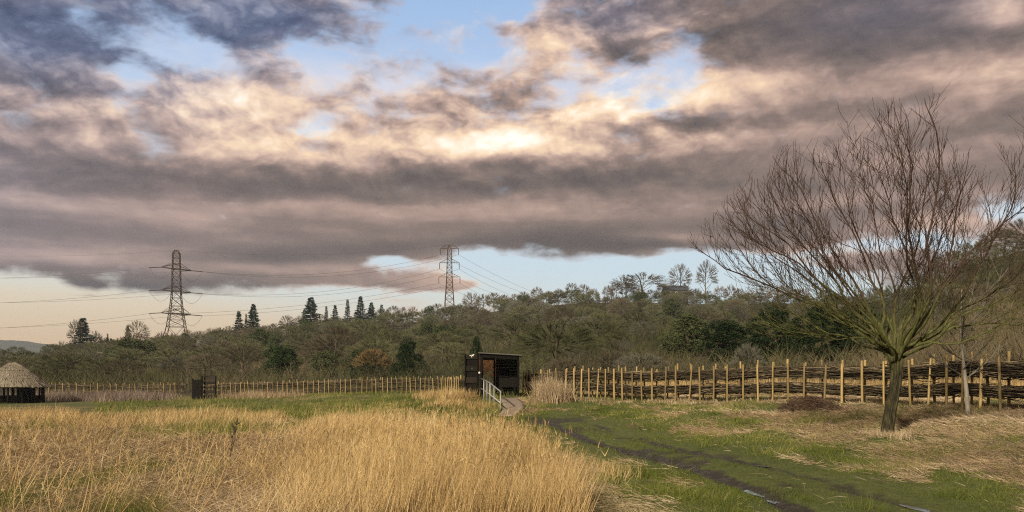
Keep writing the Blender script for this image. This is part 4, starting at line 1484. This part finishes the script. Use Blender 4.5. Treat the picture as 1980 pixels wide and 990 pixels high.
# scrub under and in front of the trees: too many stems to count
def build_undergrowth():
    r = np.random.default_rng(77)
    B, H = [], []
    n = 0
    N_ = 5200
    x = r.uniform(-120, 2100, N_); g = r.random(N_) ** 1.5
    d0 = np.interp(x, AX, D0); dr = np.interp(x, AX, DR)
    D = d0 - 4 + (dr - d0 + 30) * g
    X = (x - 990) / F * D
    keep = ~((D < 80) & (x > 925) & (x < 1000))
    X, D, g = X[keep], D[keep], g[keep]
    Z = height(X, D)
    m = 26
    idx = np.repeat(np.arange(len(X)), m)
    nn = len(idx)
    sc_ = np.clip(D[idx] / 130, .6, 2.0)
    base = np.stack([X[idx] + r.normal(0, .55, nn) * sc_, D[idx] + r.normal(0, .55, nn) * sc_, Z[idx]], -1)
    hh = (.6 + 1.5 * noise2(X * .05, D * .05, 9, 3))[idx] * (.4 + .9 * r.random(nn)) * (.8 + .35 * sc_)
    base[:, 2] += hh * r.random(nn) * .6 - .1
    d = np.stack([r.normal(0, .7, nn), r.normal(0, .7, nn), np.ones(nn)], -1)
    tint = np.clip(noise2(X * .03 + 4, D * .03, 12, 3)[idx] * 1.5 - .25 + r.normal(0, .12, nn), 0, 1)
    m_ = mat_blades('scrub_stems', [(0, (.026, .034, .014)), (.35, (.055, .062, .028)), (.65, (.088, .084, .046)), (1, (.14, .115, .075))], .1)
    tag(ribbon_obj('undergrowth', [ribbons(base, d, hh, .045 * sc_ + .02, r.normal(0, .25, (nn, 3)), 2, tint, r=r)], m_), kind='stuff')


build_undergrowth()

# ------------------------------------------------------------------ the bare tree by the fence
def bark_mat():
    m, N = new_mat('mossy_bark')
    tc = N.node('ShaderNodeTexCoord').outputs['Object']
    _, _, z = N.xyz(tc)
    n = N.noise(N.v('MULTIPLY', tc, (7, 7, 2.0)), 2.2, 6, .62)
    n2 = N.noise(tc, 1.4, 4, .6)
    moss = N.ramp(n, [(.25, (.022, .026, .009)), (.5, (.070, .076, .024)), (.72, (.125, .130, .046)), (.9, (.20, .19, .095))])
    red = N.ramp(n, [(.25, (.022, .014, .011)), (.55, (.052, .034, .025)), (.85, (.10, .068, .050))])
    trunk = N.ramp(n, [(.3, (.010, .009, .006)), (.48, (.026, .024, .013)), (.68, (.070, .065, .033)), (.9, (.135, .125, .068))])
    f = N.smooth(N.m('ADD', z, N.m('MULTIPLY_ADD', n2, 1.8, -.9)), 2.3, 3.7)
    g = N.smooth(z, 1.2, 2.0)
    c = N.mix(f, N.mix(g, trunk, moss), red)
    return finish(m, N, principled(N, c, .85, .2, bump=n, bstr=.8, bdist=.02))


def build_bare_tree():
    rr = random.Random(23)
    D = 19.0
    base = on_ground(1715, D)
    s = D / F
    root = thing('bare_tree', 'spreading leafless tree with mossy leaning trunk in front of the right fence', 'tree', base)
    mat = bark_mat()
    def L(x, y, dy=0.0): return Vector(((x - 1715) * s, dy, EYE + (HOR - y) * s - base.z))
    tb = MB()
    trunk = [L(1713, 858), L(1714, 848), L(1717, 825), L(1723, 790), L(1731, 750), L(1734, 722), L(1733, 700), L(1731, 688)]
    tb.tube(trunk, [.145, .118, .104, .098, .095, .100, .118, .135], 14, wob=.09)
    for k in range(11):   # ridged bark
        a = k * 2 * math.pi / 11 + rr.uniform(-.15, .15)
        pp = []
        for q_, R_ in zip(trunk[1:], (.122, .108, .102, .098, .102, .120, .132)):
            aa = a + rr.uniform(-.12, .12)
            pp.append(q_ + Vector((R_ * math.cos(aa), R_ * math.sin(aa), 0)))
        tb.tube(pp, [.030, .026, .022, .024, .024, .028, .03], 6, wob=.25)
    for k in range(7):   # root flare and bark ridges
        a = k * .9 + .2
        tb.tube([L(1714, 838) + Vector((.11 * math.cos(a), .11 * math.sin(a), 0)), L(1714, 849) + Vector((.19 * math.cos(a), .19 * math.sin(a), 0)), L(1714, 856) + Vector((.27 * math.cos(a), .27 * math.sin(a), -.06))], [.05, .055, .03], 7, wob=.1)
    crown = MB()
    fork = L(1731, 692)

    def smooth(pts, n):
        P = np.array(pts); t = np.linspace(0, len(P) - 1, n)
        out = []
        for u in t:
            i = min(len(P) - 2, int(u)); f = u - i
            p0, p1, p2, p3 = P[max(i - 1, 0)], P[i], P[i + 1], P[min(i + 2, len(P) - 1)]
            out.append(Vector(.5 * ((2 * p1) + (-p0 + p2) * f + (2 * p0 - 5 * p1 + 4 * p2 - p3) * f * f + (-p0 + 3 * p1 - 3 * p2 + p3) * f ** 3)))
        return out

    limbs = []
    def limb(pxs, dy, r0):
        n = len(pxs)
        pts = [fork + Vector((rr.uniform(-.05, .05), dy * .03, rr.uniform(-.15, .05)))]
        for i, (x, y) in enumerate(pxs):
            t = (i + 1) / n
            pts.append(L(x, y, dy * t ** .9))
        P_ = smooth(pts, 18)
        w1, w2, w3 = rr.uniform(0, 6), rr.uniform(0, 6), rr.uniform(.05, .11)
        for i_, p_ in enumerate(P_):
            k_ = min(1, i_ / 4)
            p_ += Vector((math.sin(i_ * .9 + w1), math.cos(i_ * .8 + w2), .7 * math.sin(i_ * 1.3 + w2))) * (w3 * k_ * .7) + Vector((rr.gauss(0, .012), rr.gauss(0, .012), rr.gauss(0, .012))) * k_
        limbs.append((P_, r0))

    limb([(1708, 640), (1712, 574), (1694, 523), (1633, 392), (1606, 300)], .5, .060)
    limb([(1762, 645), (1785, 564), (1790, 483), (1797, 382), (1790, 256), (1774, 205)], -.4, .066)
    limb([(1694, 640), (1633, 594), (1595, 541), (1522, 463), (1458, 372)], -.7, .056)
    limb([(1680, 652), (1597, 594), (1497, 554), (1396, 503), (1338, 470)], .4, .052)
    limb([(1690, 662), (1640, 655), (1572, 652), (1466, 628)], -.5, .040)
    limb([(1775, 640), (1825, 574), (1855, 483), (1876, 382), (1901, 275)], .6, .058)
    limb([(1790, 645), (1876, 534), (1926, 422), (1944, 310)], -.5, .054)
    limb([(1800, 650), (1876, 594), (1967, 544), (2035, 470)], .5, .052)
    limb([(1790, 660), (1860, 627), (1980, 636), (2040, 600)], -.9, .042)
    limb([(1715, 650), (1680, 560), (1640, 470), (1560, 330), (1533, 275)], 1.3, .052)
    limb([(1740, 640), (1745, 560), (1735, 440), (1712, 330), (1690, 245)], -1.2, .056)
    limb([(1745, 645), (1765, 560), (1820, 440), (1850, 330), (1858, 250)], 1.6, .054)
    limb([(1720, 655), (1670, 590), (1580, 480), (1490, 400), (1475, 330)], 1.9, .050)
    limb([(1700, 660), (1640, 610), (1540, 540), (1440, 490), (1400, 430)], -1.6, .048)
    limb([(1775, 655), (1830, 600), (1900, 520), (1965, 430)], 1.9, .050)
    limb([(1780, 655), (1850, 600), (1920, 560), (1990, 480)], -1.8, .048)
    limb([(1735, 640), (1720, 560), (1680, 430), (1655, 330)], -2.2, .050)
    limb([(1750, 640), (1770, 540), (1760, 400), (1745, 290)], 2.3, .050)
    limb([(1700, 665), (1650, 640), (1590, 600), (1530, 560)], 2.2, .040)
    limb([(1765, 668), (1830, 650), (1900, 610), (1960, 575)], 2.3, .040)
    limb([(1705, 672), (1660, 668), (1600, 630), (1530, 600)], -2.0, .036)
    limb([(1770, 670), (1840, 655), (1910, 590), (1950, 560)], -2.2, .038)
    limb([(1738, 650), (1735, 600), (1690, 520), (1640, 440), (1600, 380)], -2.6, .046)
    limb([(1742, 650), (1760, 600), (1810, 500), (1880, 430), (1915, 350)], -2.4, .046)

    limb([(1690, 648), (1610, 575), (1500, 470), (1405, 405)], .9, .044)
    limb([(1700, 640), (1640, 560), (1560, 450), (1505, 330)], -.3, .046)
    limb([(1690, 655), (1600, 610), (1480, 560), (1370, 455)], -1.0, .042)
    limb([(1695, 655), (1620, 600), (1520, 510), (1440, 360)], 1.2, .042)

    limb([(1735, 640), (1716, 560), (1685, 460), (1662, 360), (1645, 268)], .9, .046)
    limb([(1750, 640), (1790, 560), (1840, 470), (1885, 370), (1930, 300)], .9, .046)
    limb([(1728, 640), (1690, 565), (1640, 480), (1590, 400), (1560, 285)], 2.4, .044)

    def env(p):
        """inside the outline of the crown (1 = on it)"""
        x = p.x / s + 1715; y = 848 - (p.z) / s - 0
        if x < 1332: return -99
        top = np.interp(x, [1335, 1400, 1460, 1530, 1600, 1690, 1775, 1850, 1900, 1950, 1990, 2060], [455, 395, 335, 272, 268, 240, 205, 262, 280, 320, 400, 520])
        return y - top

    up = Vector((0, 0, 1))
    ntw = 0
    def twig(p, d, ln, r0, k, depth):
        nonlocal ntw
        pts, d = [p], d.normalized()
        q = p
        for i in range(k):
            d = (d + up * (.075 if depth == 1 else .05) + Vector((rr.gauss(0, .11), rr.gauss(0, .11), rr.gauss(0, .07)))).normalized()
            q = q + d * (ln / k)
            pts.append(q)
        if env(pts[-1]) < -12: 
            return None
        crown.tube(pts, [max(.0030, r0 * (1 - .62 * i / k)) for i in range(k + 1)], 4 if depth > 1 else 5, cap=False)
        ntw += 1
        return pts

    for pts, r0 in limbs:
        n = len(pts)
        tb_or = crown
        crown.tube(pts, [max(.0060, .86 * r0 * (1 - .88 * (i / (n - 1)) ** .75)) for i in range(n)], 8, wob=.05, cap=True)
        tot = sum((b - a).length for a, b in zip(pts[:-1], pts[1:]))
        m = int(tot / .15)
        for j in range(m):
            u = .33 + .67 * ((j + rr.random()) / m) ** .72
            i = min(n - 2, int(u * (n - 1))); f = u * (n - 1) - i
            p = pts[i].lerp(pts[i + 1], f)
            t = (pts[i + 1] - pts[i]).normalized()
            side = Vector((rr.gauss(0, 1), rr.gauss(0, 1), rr.gauss(0, .45)))
            side = (side - t * side.dot(t)).normalized()
            d = t * .8 + side * rr.uniform(.35, .85) + up * .12
            ln = rr.uniform(.55, 1.75) * (1.05 - .25 * u)
            sp = twig(p, d, ln, max(.005, r0 * .17 * (1.1 - .6 * u)), 7, 1)
            if not sp: continue
            for _ in range(int(ln / .19)):
                v = .15 + .85 * rr.random()
                ii = min(len(sp) - 2, int(v * (len(sp) - 1)))
                pp = sp[ii].lerp(sp[ii + 1], rr.random())
                tt = (sp[ii + 1] - sp[ii]).normalized()
                sd_ = Vector((rr.gauss(0, 1), rr.gauss(0, 1), rr.gauss(0, .4)))
                sd_ = (sd_ - tt * sd_.dot(tt)).normalized()
                twig(pp, tt * .8 + sd_ * rr.uniform(.3, .6) + up * .18, rr.uniform(.16, .62), .0048, 4, 2)
    tb.build('trunk', mat, root, True)
    crown.build('crown', mat, root, True)


build_bare_tree()


def build_sapling():
    rr = random.Random(9)
    D = 24.0
    base = on_ground(1873, D)
    s = D / F
    m = mat_wood('pale_bark', (.10, .095, .075), (.19, .18, .15), (.30, .285, .24), 5, (4, 4, 1.5))
    root = thing('sapling', 'thin pale grey sapling between the bare tree and the fence', 'tree', base)
    def L(x, y, dy=0): return Vector(((x - 1873) * s, dy, EYE + (HOR - y) * s - base.z))
    b = MB()
    b.tube([L(1876, 835), L(1872, 800), L(1868, 750), L(1864, 710), L(1859, 670), L(1857, 620), L(1860, 560)], [.075, .062, .055, .045, .036, .026, .012], 9, wob=.08)
    b.build('trunk', m, root, True)
    c = MB()
    for k in range(15):
        p = L(1862 + rr.uniform(-3, 4), 735 - k * 10)
        a = k * 2.4
        ln = rr.uniform(1.0, 2.2)
        d = Vector((math.cos(a), math.sin(a) * .8, rr.uniform(.5, 1.2))).normalized()
        pts = [p]
        for i in range(7):
            d = (d + Vector((rr.gauss(0, .08), rr.gauss(0, .08), .03))).normalized(); pts.append(pts[-1] + d * ln / 7)
        c.tube(pts, [.018 * (1 - .75 * i / 7) + .003 for i in range(8)], 5, cap=False)
        for j in range(16):
            i = rr.randrange(1, 7)
            d2 = (pts[i + 1] - pts[i]).normalized() + Vector((rr.gauss(0, .5), rr.gauss(0, .5), rr.gauss(.1, .35)))
            d2.normalize(); l2 = rr.uniform(.2, .8)
            c.tube([pts[i], pts[i] + d2 * l2 * .5 + Vector((0, 0, .02)), pts[i] + d2 * l2 + Vector((0, 0, .05))], [.007, .0055, .0035], 4, cap=False)
    c.build('crown', m, root, True)


build_sapling()


def build_brush_heap():
    rr = random.Random(31)
    c = on_ground(1566, 29.5)
    b = MB()
    for _ in range(1500):
        a = rr.uniform(0, 6.283); r = rr.random() ** .6
        x, y = 1.0 * r * math.cos(a), .7 * r * math.sin(a)
        z = .42 * (1 - r * r) * rr.uniform(.1, 1.0)
        d = Vector((rr.gauss(0, 1), rr.gauss(0, 1), rr.gauss(.1, .4))).normalized(); l = rr.uniform(.2, .7)
        p = Vector((x, y, z + .02))
        b.tube([p - d * l * .5, p + Vector((0, 0, .04)), p + d * l * .5 + Vector((0, 0, rr.gauss(0, .03)))], [.006, .005, .0025], 3, a=rr.random() * .8, cap=False)
    m = mat_wood('bramble', (.045, .030, .020), (.095, .062, .042), (.20, .14, .095), 5, (3, 3, 3), use_rnd=True)
    o = b.build('brush_heap', m)
    o.location = c
    tag(o, 'low mound of brown tangled twigs in front of the right fence', 'brush heap')


build_brush_heap()


def build_weed():
    rr = random.Random(8)
    D = 17.0
    c = on_ground(440, D)
    b = MB()
    top = EYE + (HOR - 822) / F * D - c.z
    pts = [Vector((.02 * i, 0, top * i / 8)) + Vector((rr.gauss(0, .012), rr.gauss(0, .012), 0)) for i in range(9)]
    pts[0].z = -.05
    b.tube(pts, [.010 - .0007 * i for i in range(9)], 5)
    for i in range(3, 9):
        for _ in range(6):
            d = Vector((rr.gauss(0, .5), rr.gauss(0, .5), 1)).normalized(); l = rr.uniform(.06, .2)
            b.tube([pts[i], pts[i] + d * l * .6, pts[i] + d * l], [.006, .008, .003], 4, cap=False)
    m = mat_wood('dead_stem', (.018, .015, .012), (.04, .032, .024), (.07, .055, .04), 5, (3, 3, 3))
    o = b.build('weed_stalk', m); o.location = c
    tag(o, 'single dark dried weed stalk standing in the dry field', 'weed stalk')


build_weed()

# ------------------------------------------------------------------ grasses
def scatter(n, d_lo, d_hi, x_lo, x_hi, r, p=1.0):
    """ground points, denser near the camera"""
    D = d_lo * (d_hi / d_lo) ** (r.random(n) ** p)
    x = r.uniform(x_lo, x_hi, n)
    return (x - 990) / F * D, D


M['straw'] = mat_blades('dry_straw', [(0, (.16, .118, .070)), (.22, (.29, .212, .110)), (.5, (.46, .332, .150)), (.75, (.57, .435, .22)), (1, (.66, .55, .34))], .25)
M['turf'] = mat_blades('green_turf', [(0, (.044, .066, .016)), (.35, (.100, .130, .030)), (.65, (.180, .205, .052)), (.85, (.28, .265, .090)), (1, (.42, .36, .18))], .3)
M['litter'] = mat_blades('dead_grass', [(0, (.12, .088, .058)), (.3, (.25, .19, .125)), (.6, (.38, .295, .19)), (.85, (.50, .41, .275)), (1, (.60, .52, .38))], .2)
M['heather'] = mat_blades('brown_scrub_stalks', [(0, (.085, .064, .054)), (.4, (.175, .137, .118)), (.75, (.27, .22, .185)), (1, (.38, .32, .27))], .2)


def dry_field():
    r = np.random.default_rng(41)
    parts = []
    # standing and matted dry grass
    X, Y = scatter(330000, 9.0, 60, -60, 1130, r, .94)
    edge = X - field_x(Y)
    nb = noise2(X * .5, Y * .5, 51, 3)
    keep = (edge < -.05 + .5 * (nb - .5)) & (Y < 57.5 + 3 * (nb - .5))
    X, Y, nb, edge = X[keep], Y[keep], nb[keep], edge[keep]
    px = px_of(X, Y)
    grn = sstep(noise2(X * .40 + 3, Y * .17, 61, 4, .6), .56, .67) * (1 - sstep(px, 560, 760))   # thin places where green shows
    clump = noise2(X * 2.6, Y * 2.0, 55, 3, .6)
    keep = (r.random(len(X)) > .95 * grn) & (r.random(len(X)) < .30 + .9 * sstep(clump, .38, .6))
    clump = clump[keep]
    X, Y, nb, edge, px, grn = X[keep], Y[keep], nb[keep], edge[keep], px[keep], grn[keep]
    n = len(X)
    Z = height(X, Y)
    n2 = noise2(X * .22 + 7, Y * .16, 52, 3)
    stand = np.clip(sstep(px + 320 * (n2 - .5), 430, 760) + .85 * sstep(Y, 27, 45) * sstep(n2, .30, .5), 0, 1)
    flop = 1 - stand
    tall = r.random(n) < (.012 + .03 * sstep(nb, .5, .7)) * (1 + 2 * stand)
    h = np.where(tall, r.uniform(.55, 1.0, n), np.where(r.random(n) < stand, r.uniform(.35, .82, n), r.uniform(.06, .22, n) + .16 * sstep(nb, .5, .7) * r.random(n))) * (.75 + .5 * nb) * (.62 + .76 * clump)
    h *= np.interp(edge, [-1.2, -.15, .2], [1, .96, .6]) * (1 - .6 * grn)
    h *= np.interp(Y, [9, 25, 45, 60], [1.0, .95, .85, .8])
    lean = (np.abs(r.normal(0, .40, n)) + .15) * (.35 + 1.35 * flop) * np.where(tall, .5, 1)
    ang = r.normal(.35, 1.15, n) + 1.3 * (n2 - .5) + np.where(r.random(n) < .28 * flop, math.pi, 0)
    d = np.stack([np.cos(ang) * lean, np.sin(ang) * lean * .8, np.ones(n)], -1)
    bend = np.stack([np.cos(ang) * .25 * r.random(n), np.sin(ang) * .2 * r.random(n), -.12 * flop * r.random(n)], -1)
    w = (.0042 + .0042 * r.random(n)) * np.clip(Y / 13, .85, 3.4)
    base_t = .47 + .85 * (noise2(X * .30, Y * .16, 53, 4, .6) - .5) + .12 * stand
    tint = np.clip(base_t + r.normal(0, .22, n), 0, 1)
    base = np.stack([X, Y, Z - .02], -1)
    parts.append(ribbons(base, d, h, w, bend, 3, tint, r=r))
    # single long stalks leaning over the matted grass
    q = 520
    X1, Y1 = scatter(q, 9.2, 24, -40, 900, r)
    X1, Y1 = X1[X1 < field_x(Y1) - .5], Y1[X1 < field_x(Y1) - .5]
    q = len(X1)
    a1 = r.normal(.25, .6, q); l1 = np.abs(r.normal(.42, .25, q))
    parts.append(ribbons(np.stack([X1, Y1, height(X1, Y1)], -1), np.stack([np.cos(a1) * l1, np.sin(a1) * l1, np.ones(q)], -1), r.uniform(.45, 1.0, q), (.008 + .005 * r.random(q)), r.normal(0, .10, (q, 3)), 4, np.clip(r.normal(.62, .16, q), 0, 1), r=r))
    # seed heads on the tall ones
    k = np.where(tall & (Y < 34))[0]
    dn = d[k] / np.linalg.norm(d[k], axis=1, keepdims=True)
    tip = base[k] + dn * h[k, None] * .96 + bend[k] * h[k, None] * .92
    for _ in range(4):
        parts.append(ribbons(tip - dn * (r.random(len(k)) * .12)[:, None], dn + r.normal(0, .35, (len(k), 3)), r.uniform(.04, .10, len(k)), np.full(len(k), .008), r.normal(0, .1, (len(k), 3)), 1, np.clip(tint[k] - .1, 0, 1), r=r))
    tag(ribbon_obj('dry_grass', parts, M['straw']), kind='stuff')

    # broken stems lying over one another
    X, Y = scatter(130000, 9.0, 57, -60, 1120, r, .92)
    keep = (X - field_x(Y) < .9 - .75 * sstep(Y, 16, 24)) & (Y < 57)
    X, Y = X[keep], Y[keep]
    grn = sstep(noise2(X * .40 + 3, Y * .17, 61, 4, .6), .56, .67) * (1 - sstep(px_of(X, Y), 560, 760))
    k_ = r.random(len(X)) > .9 * grn
    X, Y = X[k_], Y[k_]
    n = len(X); Z = height(X, Y)
    ang = r.normal(.5, 1.1, n) + np.where(r.random(n) < .4, math.pi, 0)
    d = np.stack([np.cos(ang), np.sin(ang), r.normal(.18, .2, n)], -1)
    tint = np.clip(.45 + .7 * (noise2(X * .4, Y * .3, 57, 4) - .5) + r.normal(0, .25, n), 0, 1)
    tag(ribbon_obj('matted_grass', [ribbons(np.stack([X, Y, Z + .02 + .14 * r.random(n)], -1), d, r.uniform(.15, .55, n), (.005 + .004 * r.random(n)) * np.clip(Y / 13, .85, 3.2), r.normal(0, .12, (n, 3)), 2, tint, r=r)], M['litter']), kind='stuff')


dry_field()


def turf():
    r = np.random.default_rng(43)
    parts = []
    # track, banks and the damp places in the field
    for (n, lo, hi, xl, xh, pw, hb) in ((260000, 9.5, 50, 820, 2080, .95, .075), (170000, 9.5, 58, -60, 900, .95, .12), (80000, 34, 108, 180, 1060, .9, .16)):
        X, Y = scatter(n, lo, hi, xl, xh, r, pw)
        dry, mud, wood = masks(X, Y)
        nn = noise2(X * .8, Y * .8, 71, 3)
        nl = noise2(X * .3, Y * .22, 72, 3)
        px = px_of(X, Y)
        infield = (X < field_x(Y) - .1) & (Y < 57.5)
        grn = sstep(noise2(X * .40 + 3, Y * .17, 61, 4, .6), .54, .66) * (1 - sstep(px, 560, 760))
        pr = np.where(infield, .9 * grn, np.clip(1.1 - .95 * dry - 1.1 * mud, .06, 1))
        on_ramp = pdist(X, Y, RAMP) < .52
        keep = (r.random(len(X)) < pr) & ~on_ramp & (wood < .3)
        if lo > 30: keep &= ~infield
        X, Y, nn, nl, dry, infield = X[keep], Y[keep], nn[keep], nl[keep], dry[keep], infield[keep]
        m = len(X); Z = height(X, Y)
        calm = np.exp(-(np.minimum(pdist(X, Y, RUT_L), pdist(X, Y, RUT_R)) / 1.35) ** 2)
        tus = sstep(nn, .52, .72)
        h = hb * (.5 + 1.0 * r.random(m)) * (1 + 1.5 * tus) * (1 - .62 * calm) * np.where(infield, 1.7, 1)
        d = np.stack([r.normal(.1, .5, m), r.normal(0, .5, m), np.ones(m)], -1)
        tint = np.clip(.47 + 1.0 * (nl - .5) + .30 * (nn - .5) + r.normal(0, .16, m) + .25 * np.clip(dry, 0, 1) + (r.random(m) < .06) * .4, 0, 1)
        tint = np.where(infield, tint * .8, tint * (1 - .5 * np.maximum(calm, np.clip((2.9 - pdist(X, Y, RUT_L) - pdist(X, Y, RUT_R)) / 1.0, 0, 1))))
        parts.append(ribbons(np.stack([X, Y, Z - .01], -1), d, h, (.0042 + .003 * r.random(m)) * np.clip(Y / 12, .9, 4.0), r.normal(0, .3, (m, 3)) - np.array([0, 0, .1]), 2, tint, r=r))
    # tussocks of longer grass on the bank
    q = 340
    D_ = r.uniform(10.5, 42, q); x_ = np.where(r.random(q) < .8, r.uniform(1150, 2060, q), r.uniform(560, 960, q))
    D_ = np.where(x_ < 1000, r.uniform(40, 70, q), D_)
    cx = (x_ - 990) / F * D_
    ok = (np.minimum(pdist(cx, D_, RUT_L), pdist(cx, D_, RUT_R)) > .7) & (cx > field_x(D_) + .4) & (pdist(cx, D_, RAMP) > .9) & (D_ < np.interp(x_, [1130, 1400, 1720, 1960, 2060], [46, 38, 31, 24, 20]) + (x_ < 1000) * 40)
    cx, D_ = cx[ok], D_[ok]
    idx = np.repeat(np.arange(len(cx)), 90); m = len(idx)
    rad = r.uniform(.10, .28, len(cx))[idx]
    o1, o2 = r.normal(0, 1, m) * rad, r.normal(0, 1, m) * rad
    X, Y = cx[idx] + o1, D_[idx] + o2
    d = np.stack([o1 / rad * .28 + r.normal(.1, .2, m), o2 / rad * .28 + r.normal(0, .2, m), np.ones(m)], -1)
    hue = r.choice([.22, .34, .48, .62, .85], len(cx), p=[.3, .25, .2, .15, .1])[idx]
    parts.append(ribbons(np.stack([X, Y, height(X, Y) - .02], -1), d, r.uniform(.10, .30, m) * r.uniform(.6, 1.2, len(cx))[idx], (.0045 + .003 * r.random(m)) * np.clip(Y / 12, .9, 4), r.normal(0, .2, (m, 3)) - np.array([0, 0, .15]), 2, np.clip(hue + r.normal(0, .10, m), 0, 1), r=r))
    tag(ribbon_obj('green_grass', parts, M['turf']), kind='stuff')


turf()


def litter():
    r = np.random.default_rng(47)
    X, Y = scatter(290000, 9.5, 52, 1000, 2080, r, .95)
    dry, mud, wood = masks(X, Y)
    keep = (r.random(len(X)) < np.clip(dry * 1.15 - .16, 0.004, 1)) & (pdist(X, Y, RAMP) > .5) & (X > field_x(Y) - .1) & (np.minimum(pdist(X, Y, RUT_L), pdist(X, Y, RUT_R)) > .45)
    X, Y = X[keep], Y[keep]
    n = len(X); Z = height(X, Y)
    nn = noise2(X * .6, Y * .5, 81, 4, .6)
    ang = r.uniform(0, 6.283, n) * .5 + 3.0 * noise2(X * .5, Y * .5, 82, 2)
    d = np.stack([np.cos(ang), np.sin(ang) * .8, np.abs(r.normal(.12, .30, n))], -1)
    L = r.uniform(.06, .30, n) * (.7 + .7 * nn)
    tint = np.clip(.44 + 1.1 * (nn - .5) + .9 * (noise2(X * .22, Y * .2, 84, 3) - .5) + r.normal(0, .2, n), 0, 1)
    parts = [ribbons(np.stack([X, Y, Z + .01 + .10 * r.random(n) * nn], -1), d, L, (.0035 + .003 * r.random(n)) * np.clip(Y / 13, .9, 3.6), r.normal(0, .2, (n, 3)) - np.array([0, 0, .15]), 2, tint, r=r)]
    tag(ribbon_obj('straw_litter', parts, M['litter']), kind='stuff')

    # fallen twigs and dead stems under the tree
    m_ = 2600
    Xt, Yt = scatter(m_, 11, 31, 1400, 2060, r, .9)
    dry_, _, _ = masks(Xt, Yt)
    kt = (r.random(m_) < dry_ + .1) & (Xt > 5.2)
    Xt, Yt = Xt[kt], Yt[kt]; m_ = len(Xt)
    a_ = r.uniform(0, 6.283, m_)
    tag(ribbon_obj('fallen_twigs', [ribbons(np.stack([Xt, Yt, height(Xt, Yt) + .03 + .06 * r.random(m_)], -1), np.stack([np.cos(a_), np.sin(a_), r.normal(.1, .22, m_)], -1), r.uniform(.12, .55, m_),
        (.006 + .006 * r.random(m_)) * np.clip(Yt / 14, .9, 2.4), r.normal(0, .2, (m_, 3)), 2, np.clip(r.normal(.25, .2, m_), 0, 1), r=r)], M['heather']), kind='stuff')

    # rough dead grass along the fence line and round the hide
    def clump_band(name, line, half, n, h0, h1, mat, seed, leanx=.15, t0=.5, wmul=1.0):
        q = np.random.default_rng(seed)
        P, s = polyline(line)
        u = q.uniform(0, s[-1], n)
        X = np.interp(u, s, P[:, 0]) + q.normal(0, half, n) * .6; Y = np.interp(u, s, P[:, 1]) + q.normal(0, half, n)
        k = noise2(X * .9, Y * .9, seed, 3) + .25 * q.normal(size=n) > .42
        X, Y = X[k], Y[k]
        ok = pdist(X, Y, RAMP) > .55
        X, Y = X[ok], Y[ok]
        m = len(X)
        nn = noise2(X * .6, Y * .6, seed + 1, 3)
        d = np.stack([q.normal(leanx, .28, m), q.normal(0, .28, m), np.ones(m)], -1)
        return tag(ribbon_obj(name, [ribbons(np.stack([X, Y, height(X, Y) - .03], -1), d, q.uniform(h0, h1, m) * (.6 + .7 * nn), (.005 + .004 * q.random(m)) * np.clip(Y / 13, .9, 4.5) * wmul,
                   q.normal(0, .15, (m, 3)), 3, np.clip(t0 + .8 * (nn - .5) + q.normal(0, .2, m), 0, 1), r=q)], mat), kind='stuff')
    clump_band('rough_grass', [(1.3, 46.5), (3.0, 46.2), (5, 43.8), (8, 38.8), (10.5, 36)], .5, 6000, .07, .20, M['litter'], 91)
    clump_band('tall_reeds', [(1.5, 45.6), (2.1, 45.0), (2.7, 44.6)], .45, 2400, .6, 1.3, M['litter'], 93, -.12, .55)
    clump_band('reeds_beside_hide', [(-3.6, 46.6), (-2.6, 46.8), (-1.9, 46.2)], .35, 1500, .3, .75, M['straw'], 95, 0, .42)
    clump_band('reeds_beside_hide', [(-6.5, 64), (-4.6, 58), (-3.2, 51)], .7, 5000, .3, .75, M['straw'], 97, .1, .40)
    clump_band('bank_grass', [(-4.0, 45), (-2.4, 43.5), (-1.2, 42.5)], .6, 5000, .15, .4, M['straw'], 99, .2, .42)
    clump_band('brown_scrub', [(-50, 92), (-44.5, 92), (-40, 91), (-36, 88)], 2.4, 22000, .45, 1.15, M['heather'], 101, .06, .5)
    clump_band('brown_scrub', [(-29, 90), (-25, 88), (-21, 84)], 1.5, 7000, .3, .8, M['litter'], 103, .06, .38)
    clump_band('grass_under_fence', [(10, 38.2), (12.2, 35.5), (13.6, 32), (14.6, 28), (15, 24), (15.2, 18)], .8, 12000, .06, .18, M['litter'], 105)
    clump_band('grass_behind_fence', [(6, 52.5), (13, 46.5), (17.6, 41), (19.6, 35), (20.2, 28), (20.4, 18)], 1.7, 34000, .40, 1.0, M['straw'], 109, .1, .45)
    clump_band('grass_at_trunk', [(7.75, 18.75), (8.05, 18.65), (8.35, 18.8)], .16, 1500, .05, .20, M['litter'], 111)
    clump_band('track_edge_tufts', [(.75, 12), (.9, 14.5), (1.9, 15), (1.3, 17.5)], .35, 1600, .10, .34, M['straw'], 107)


litter()
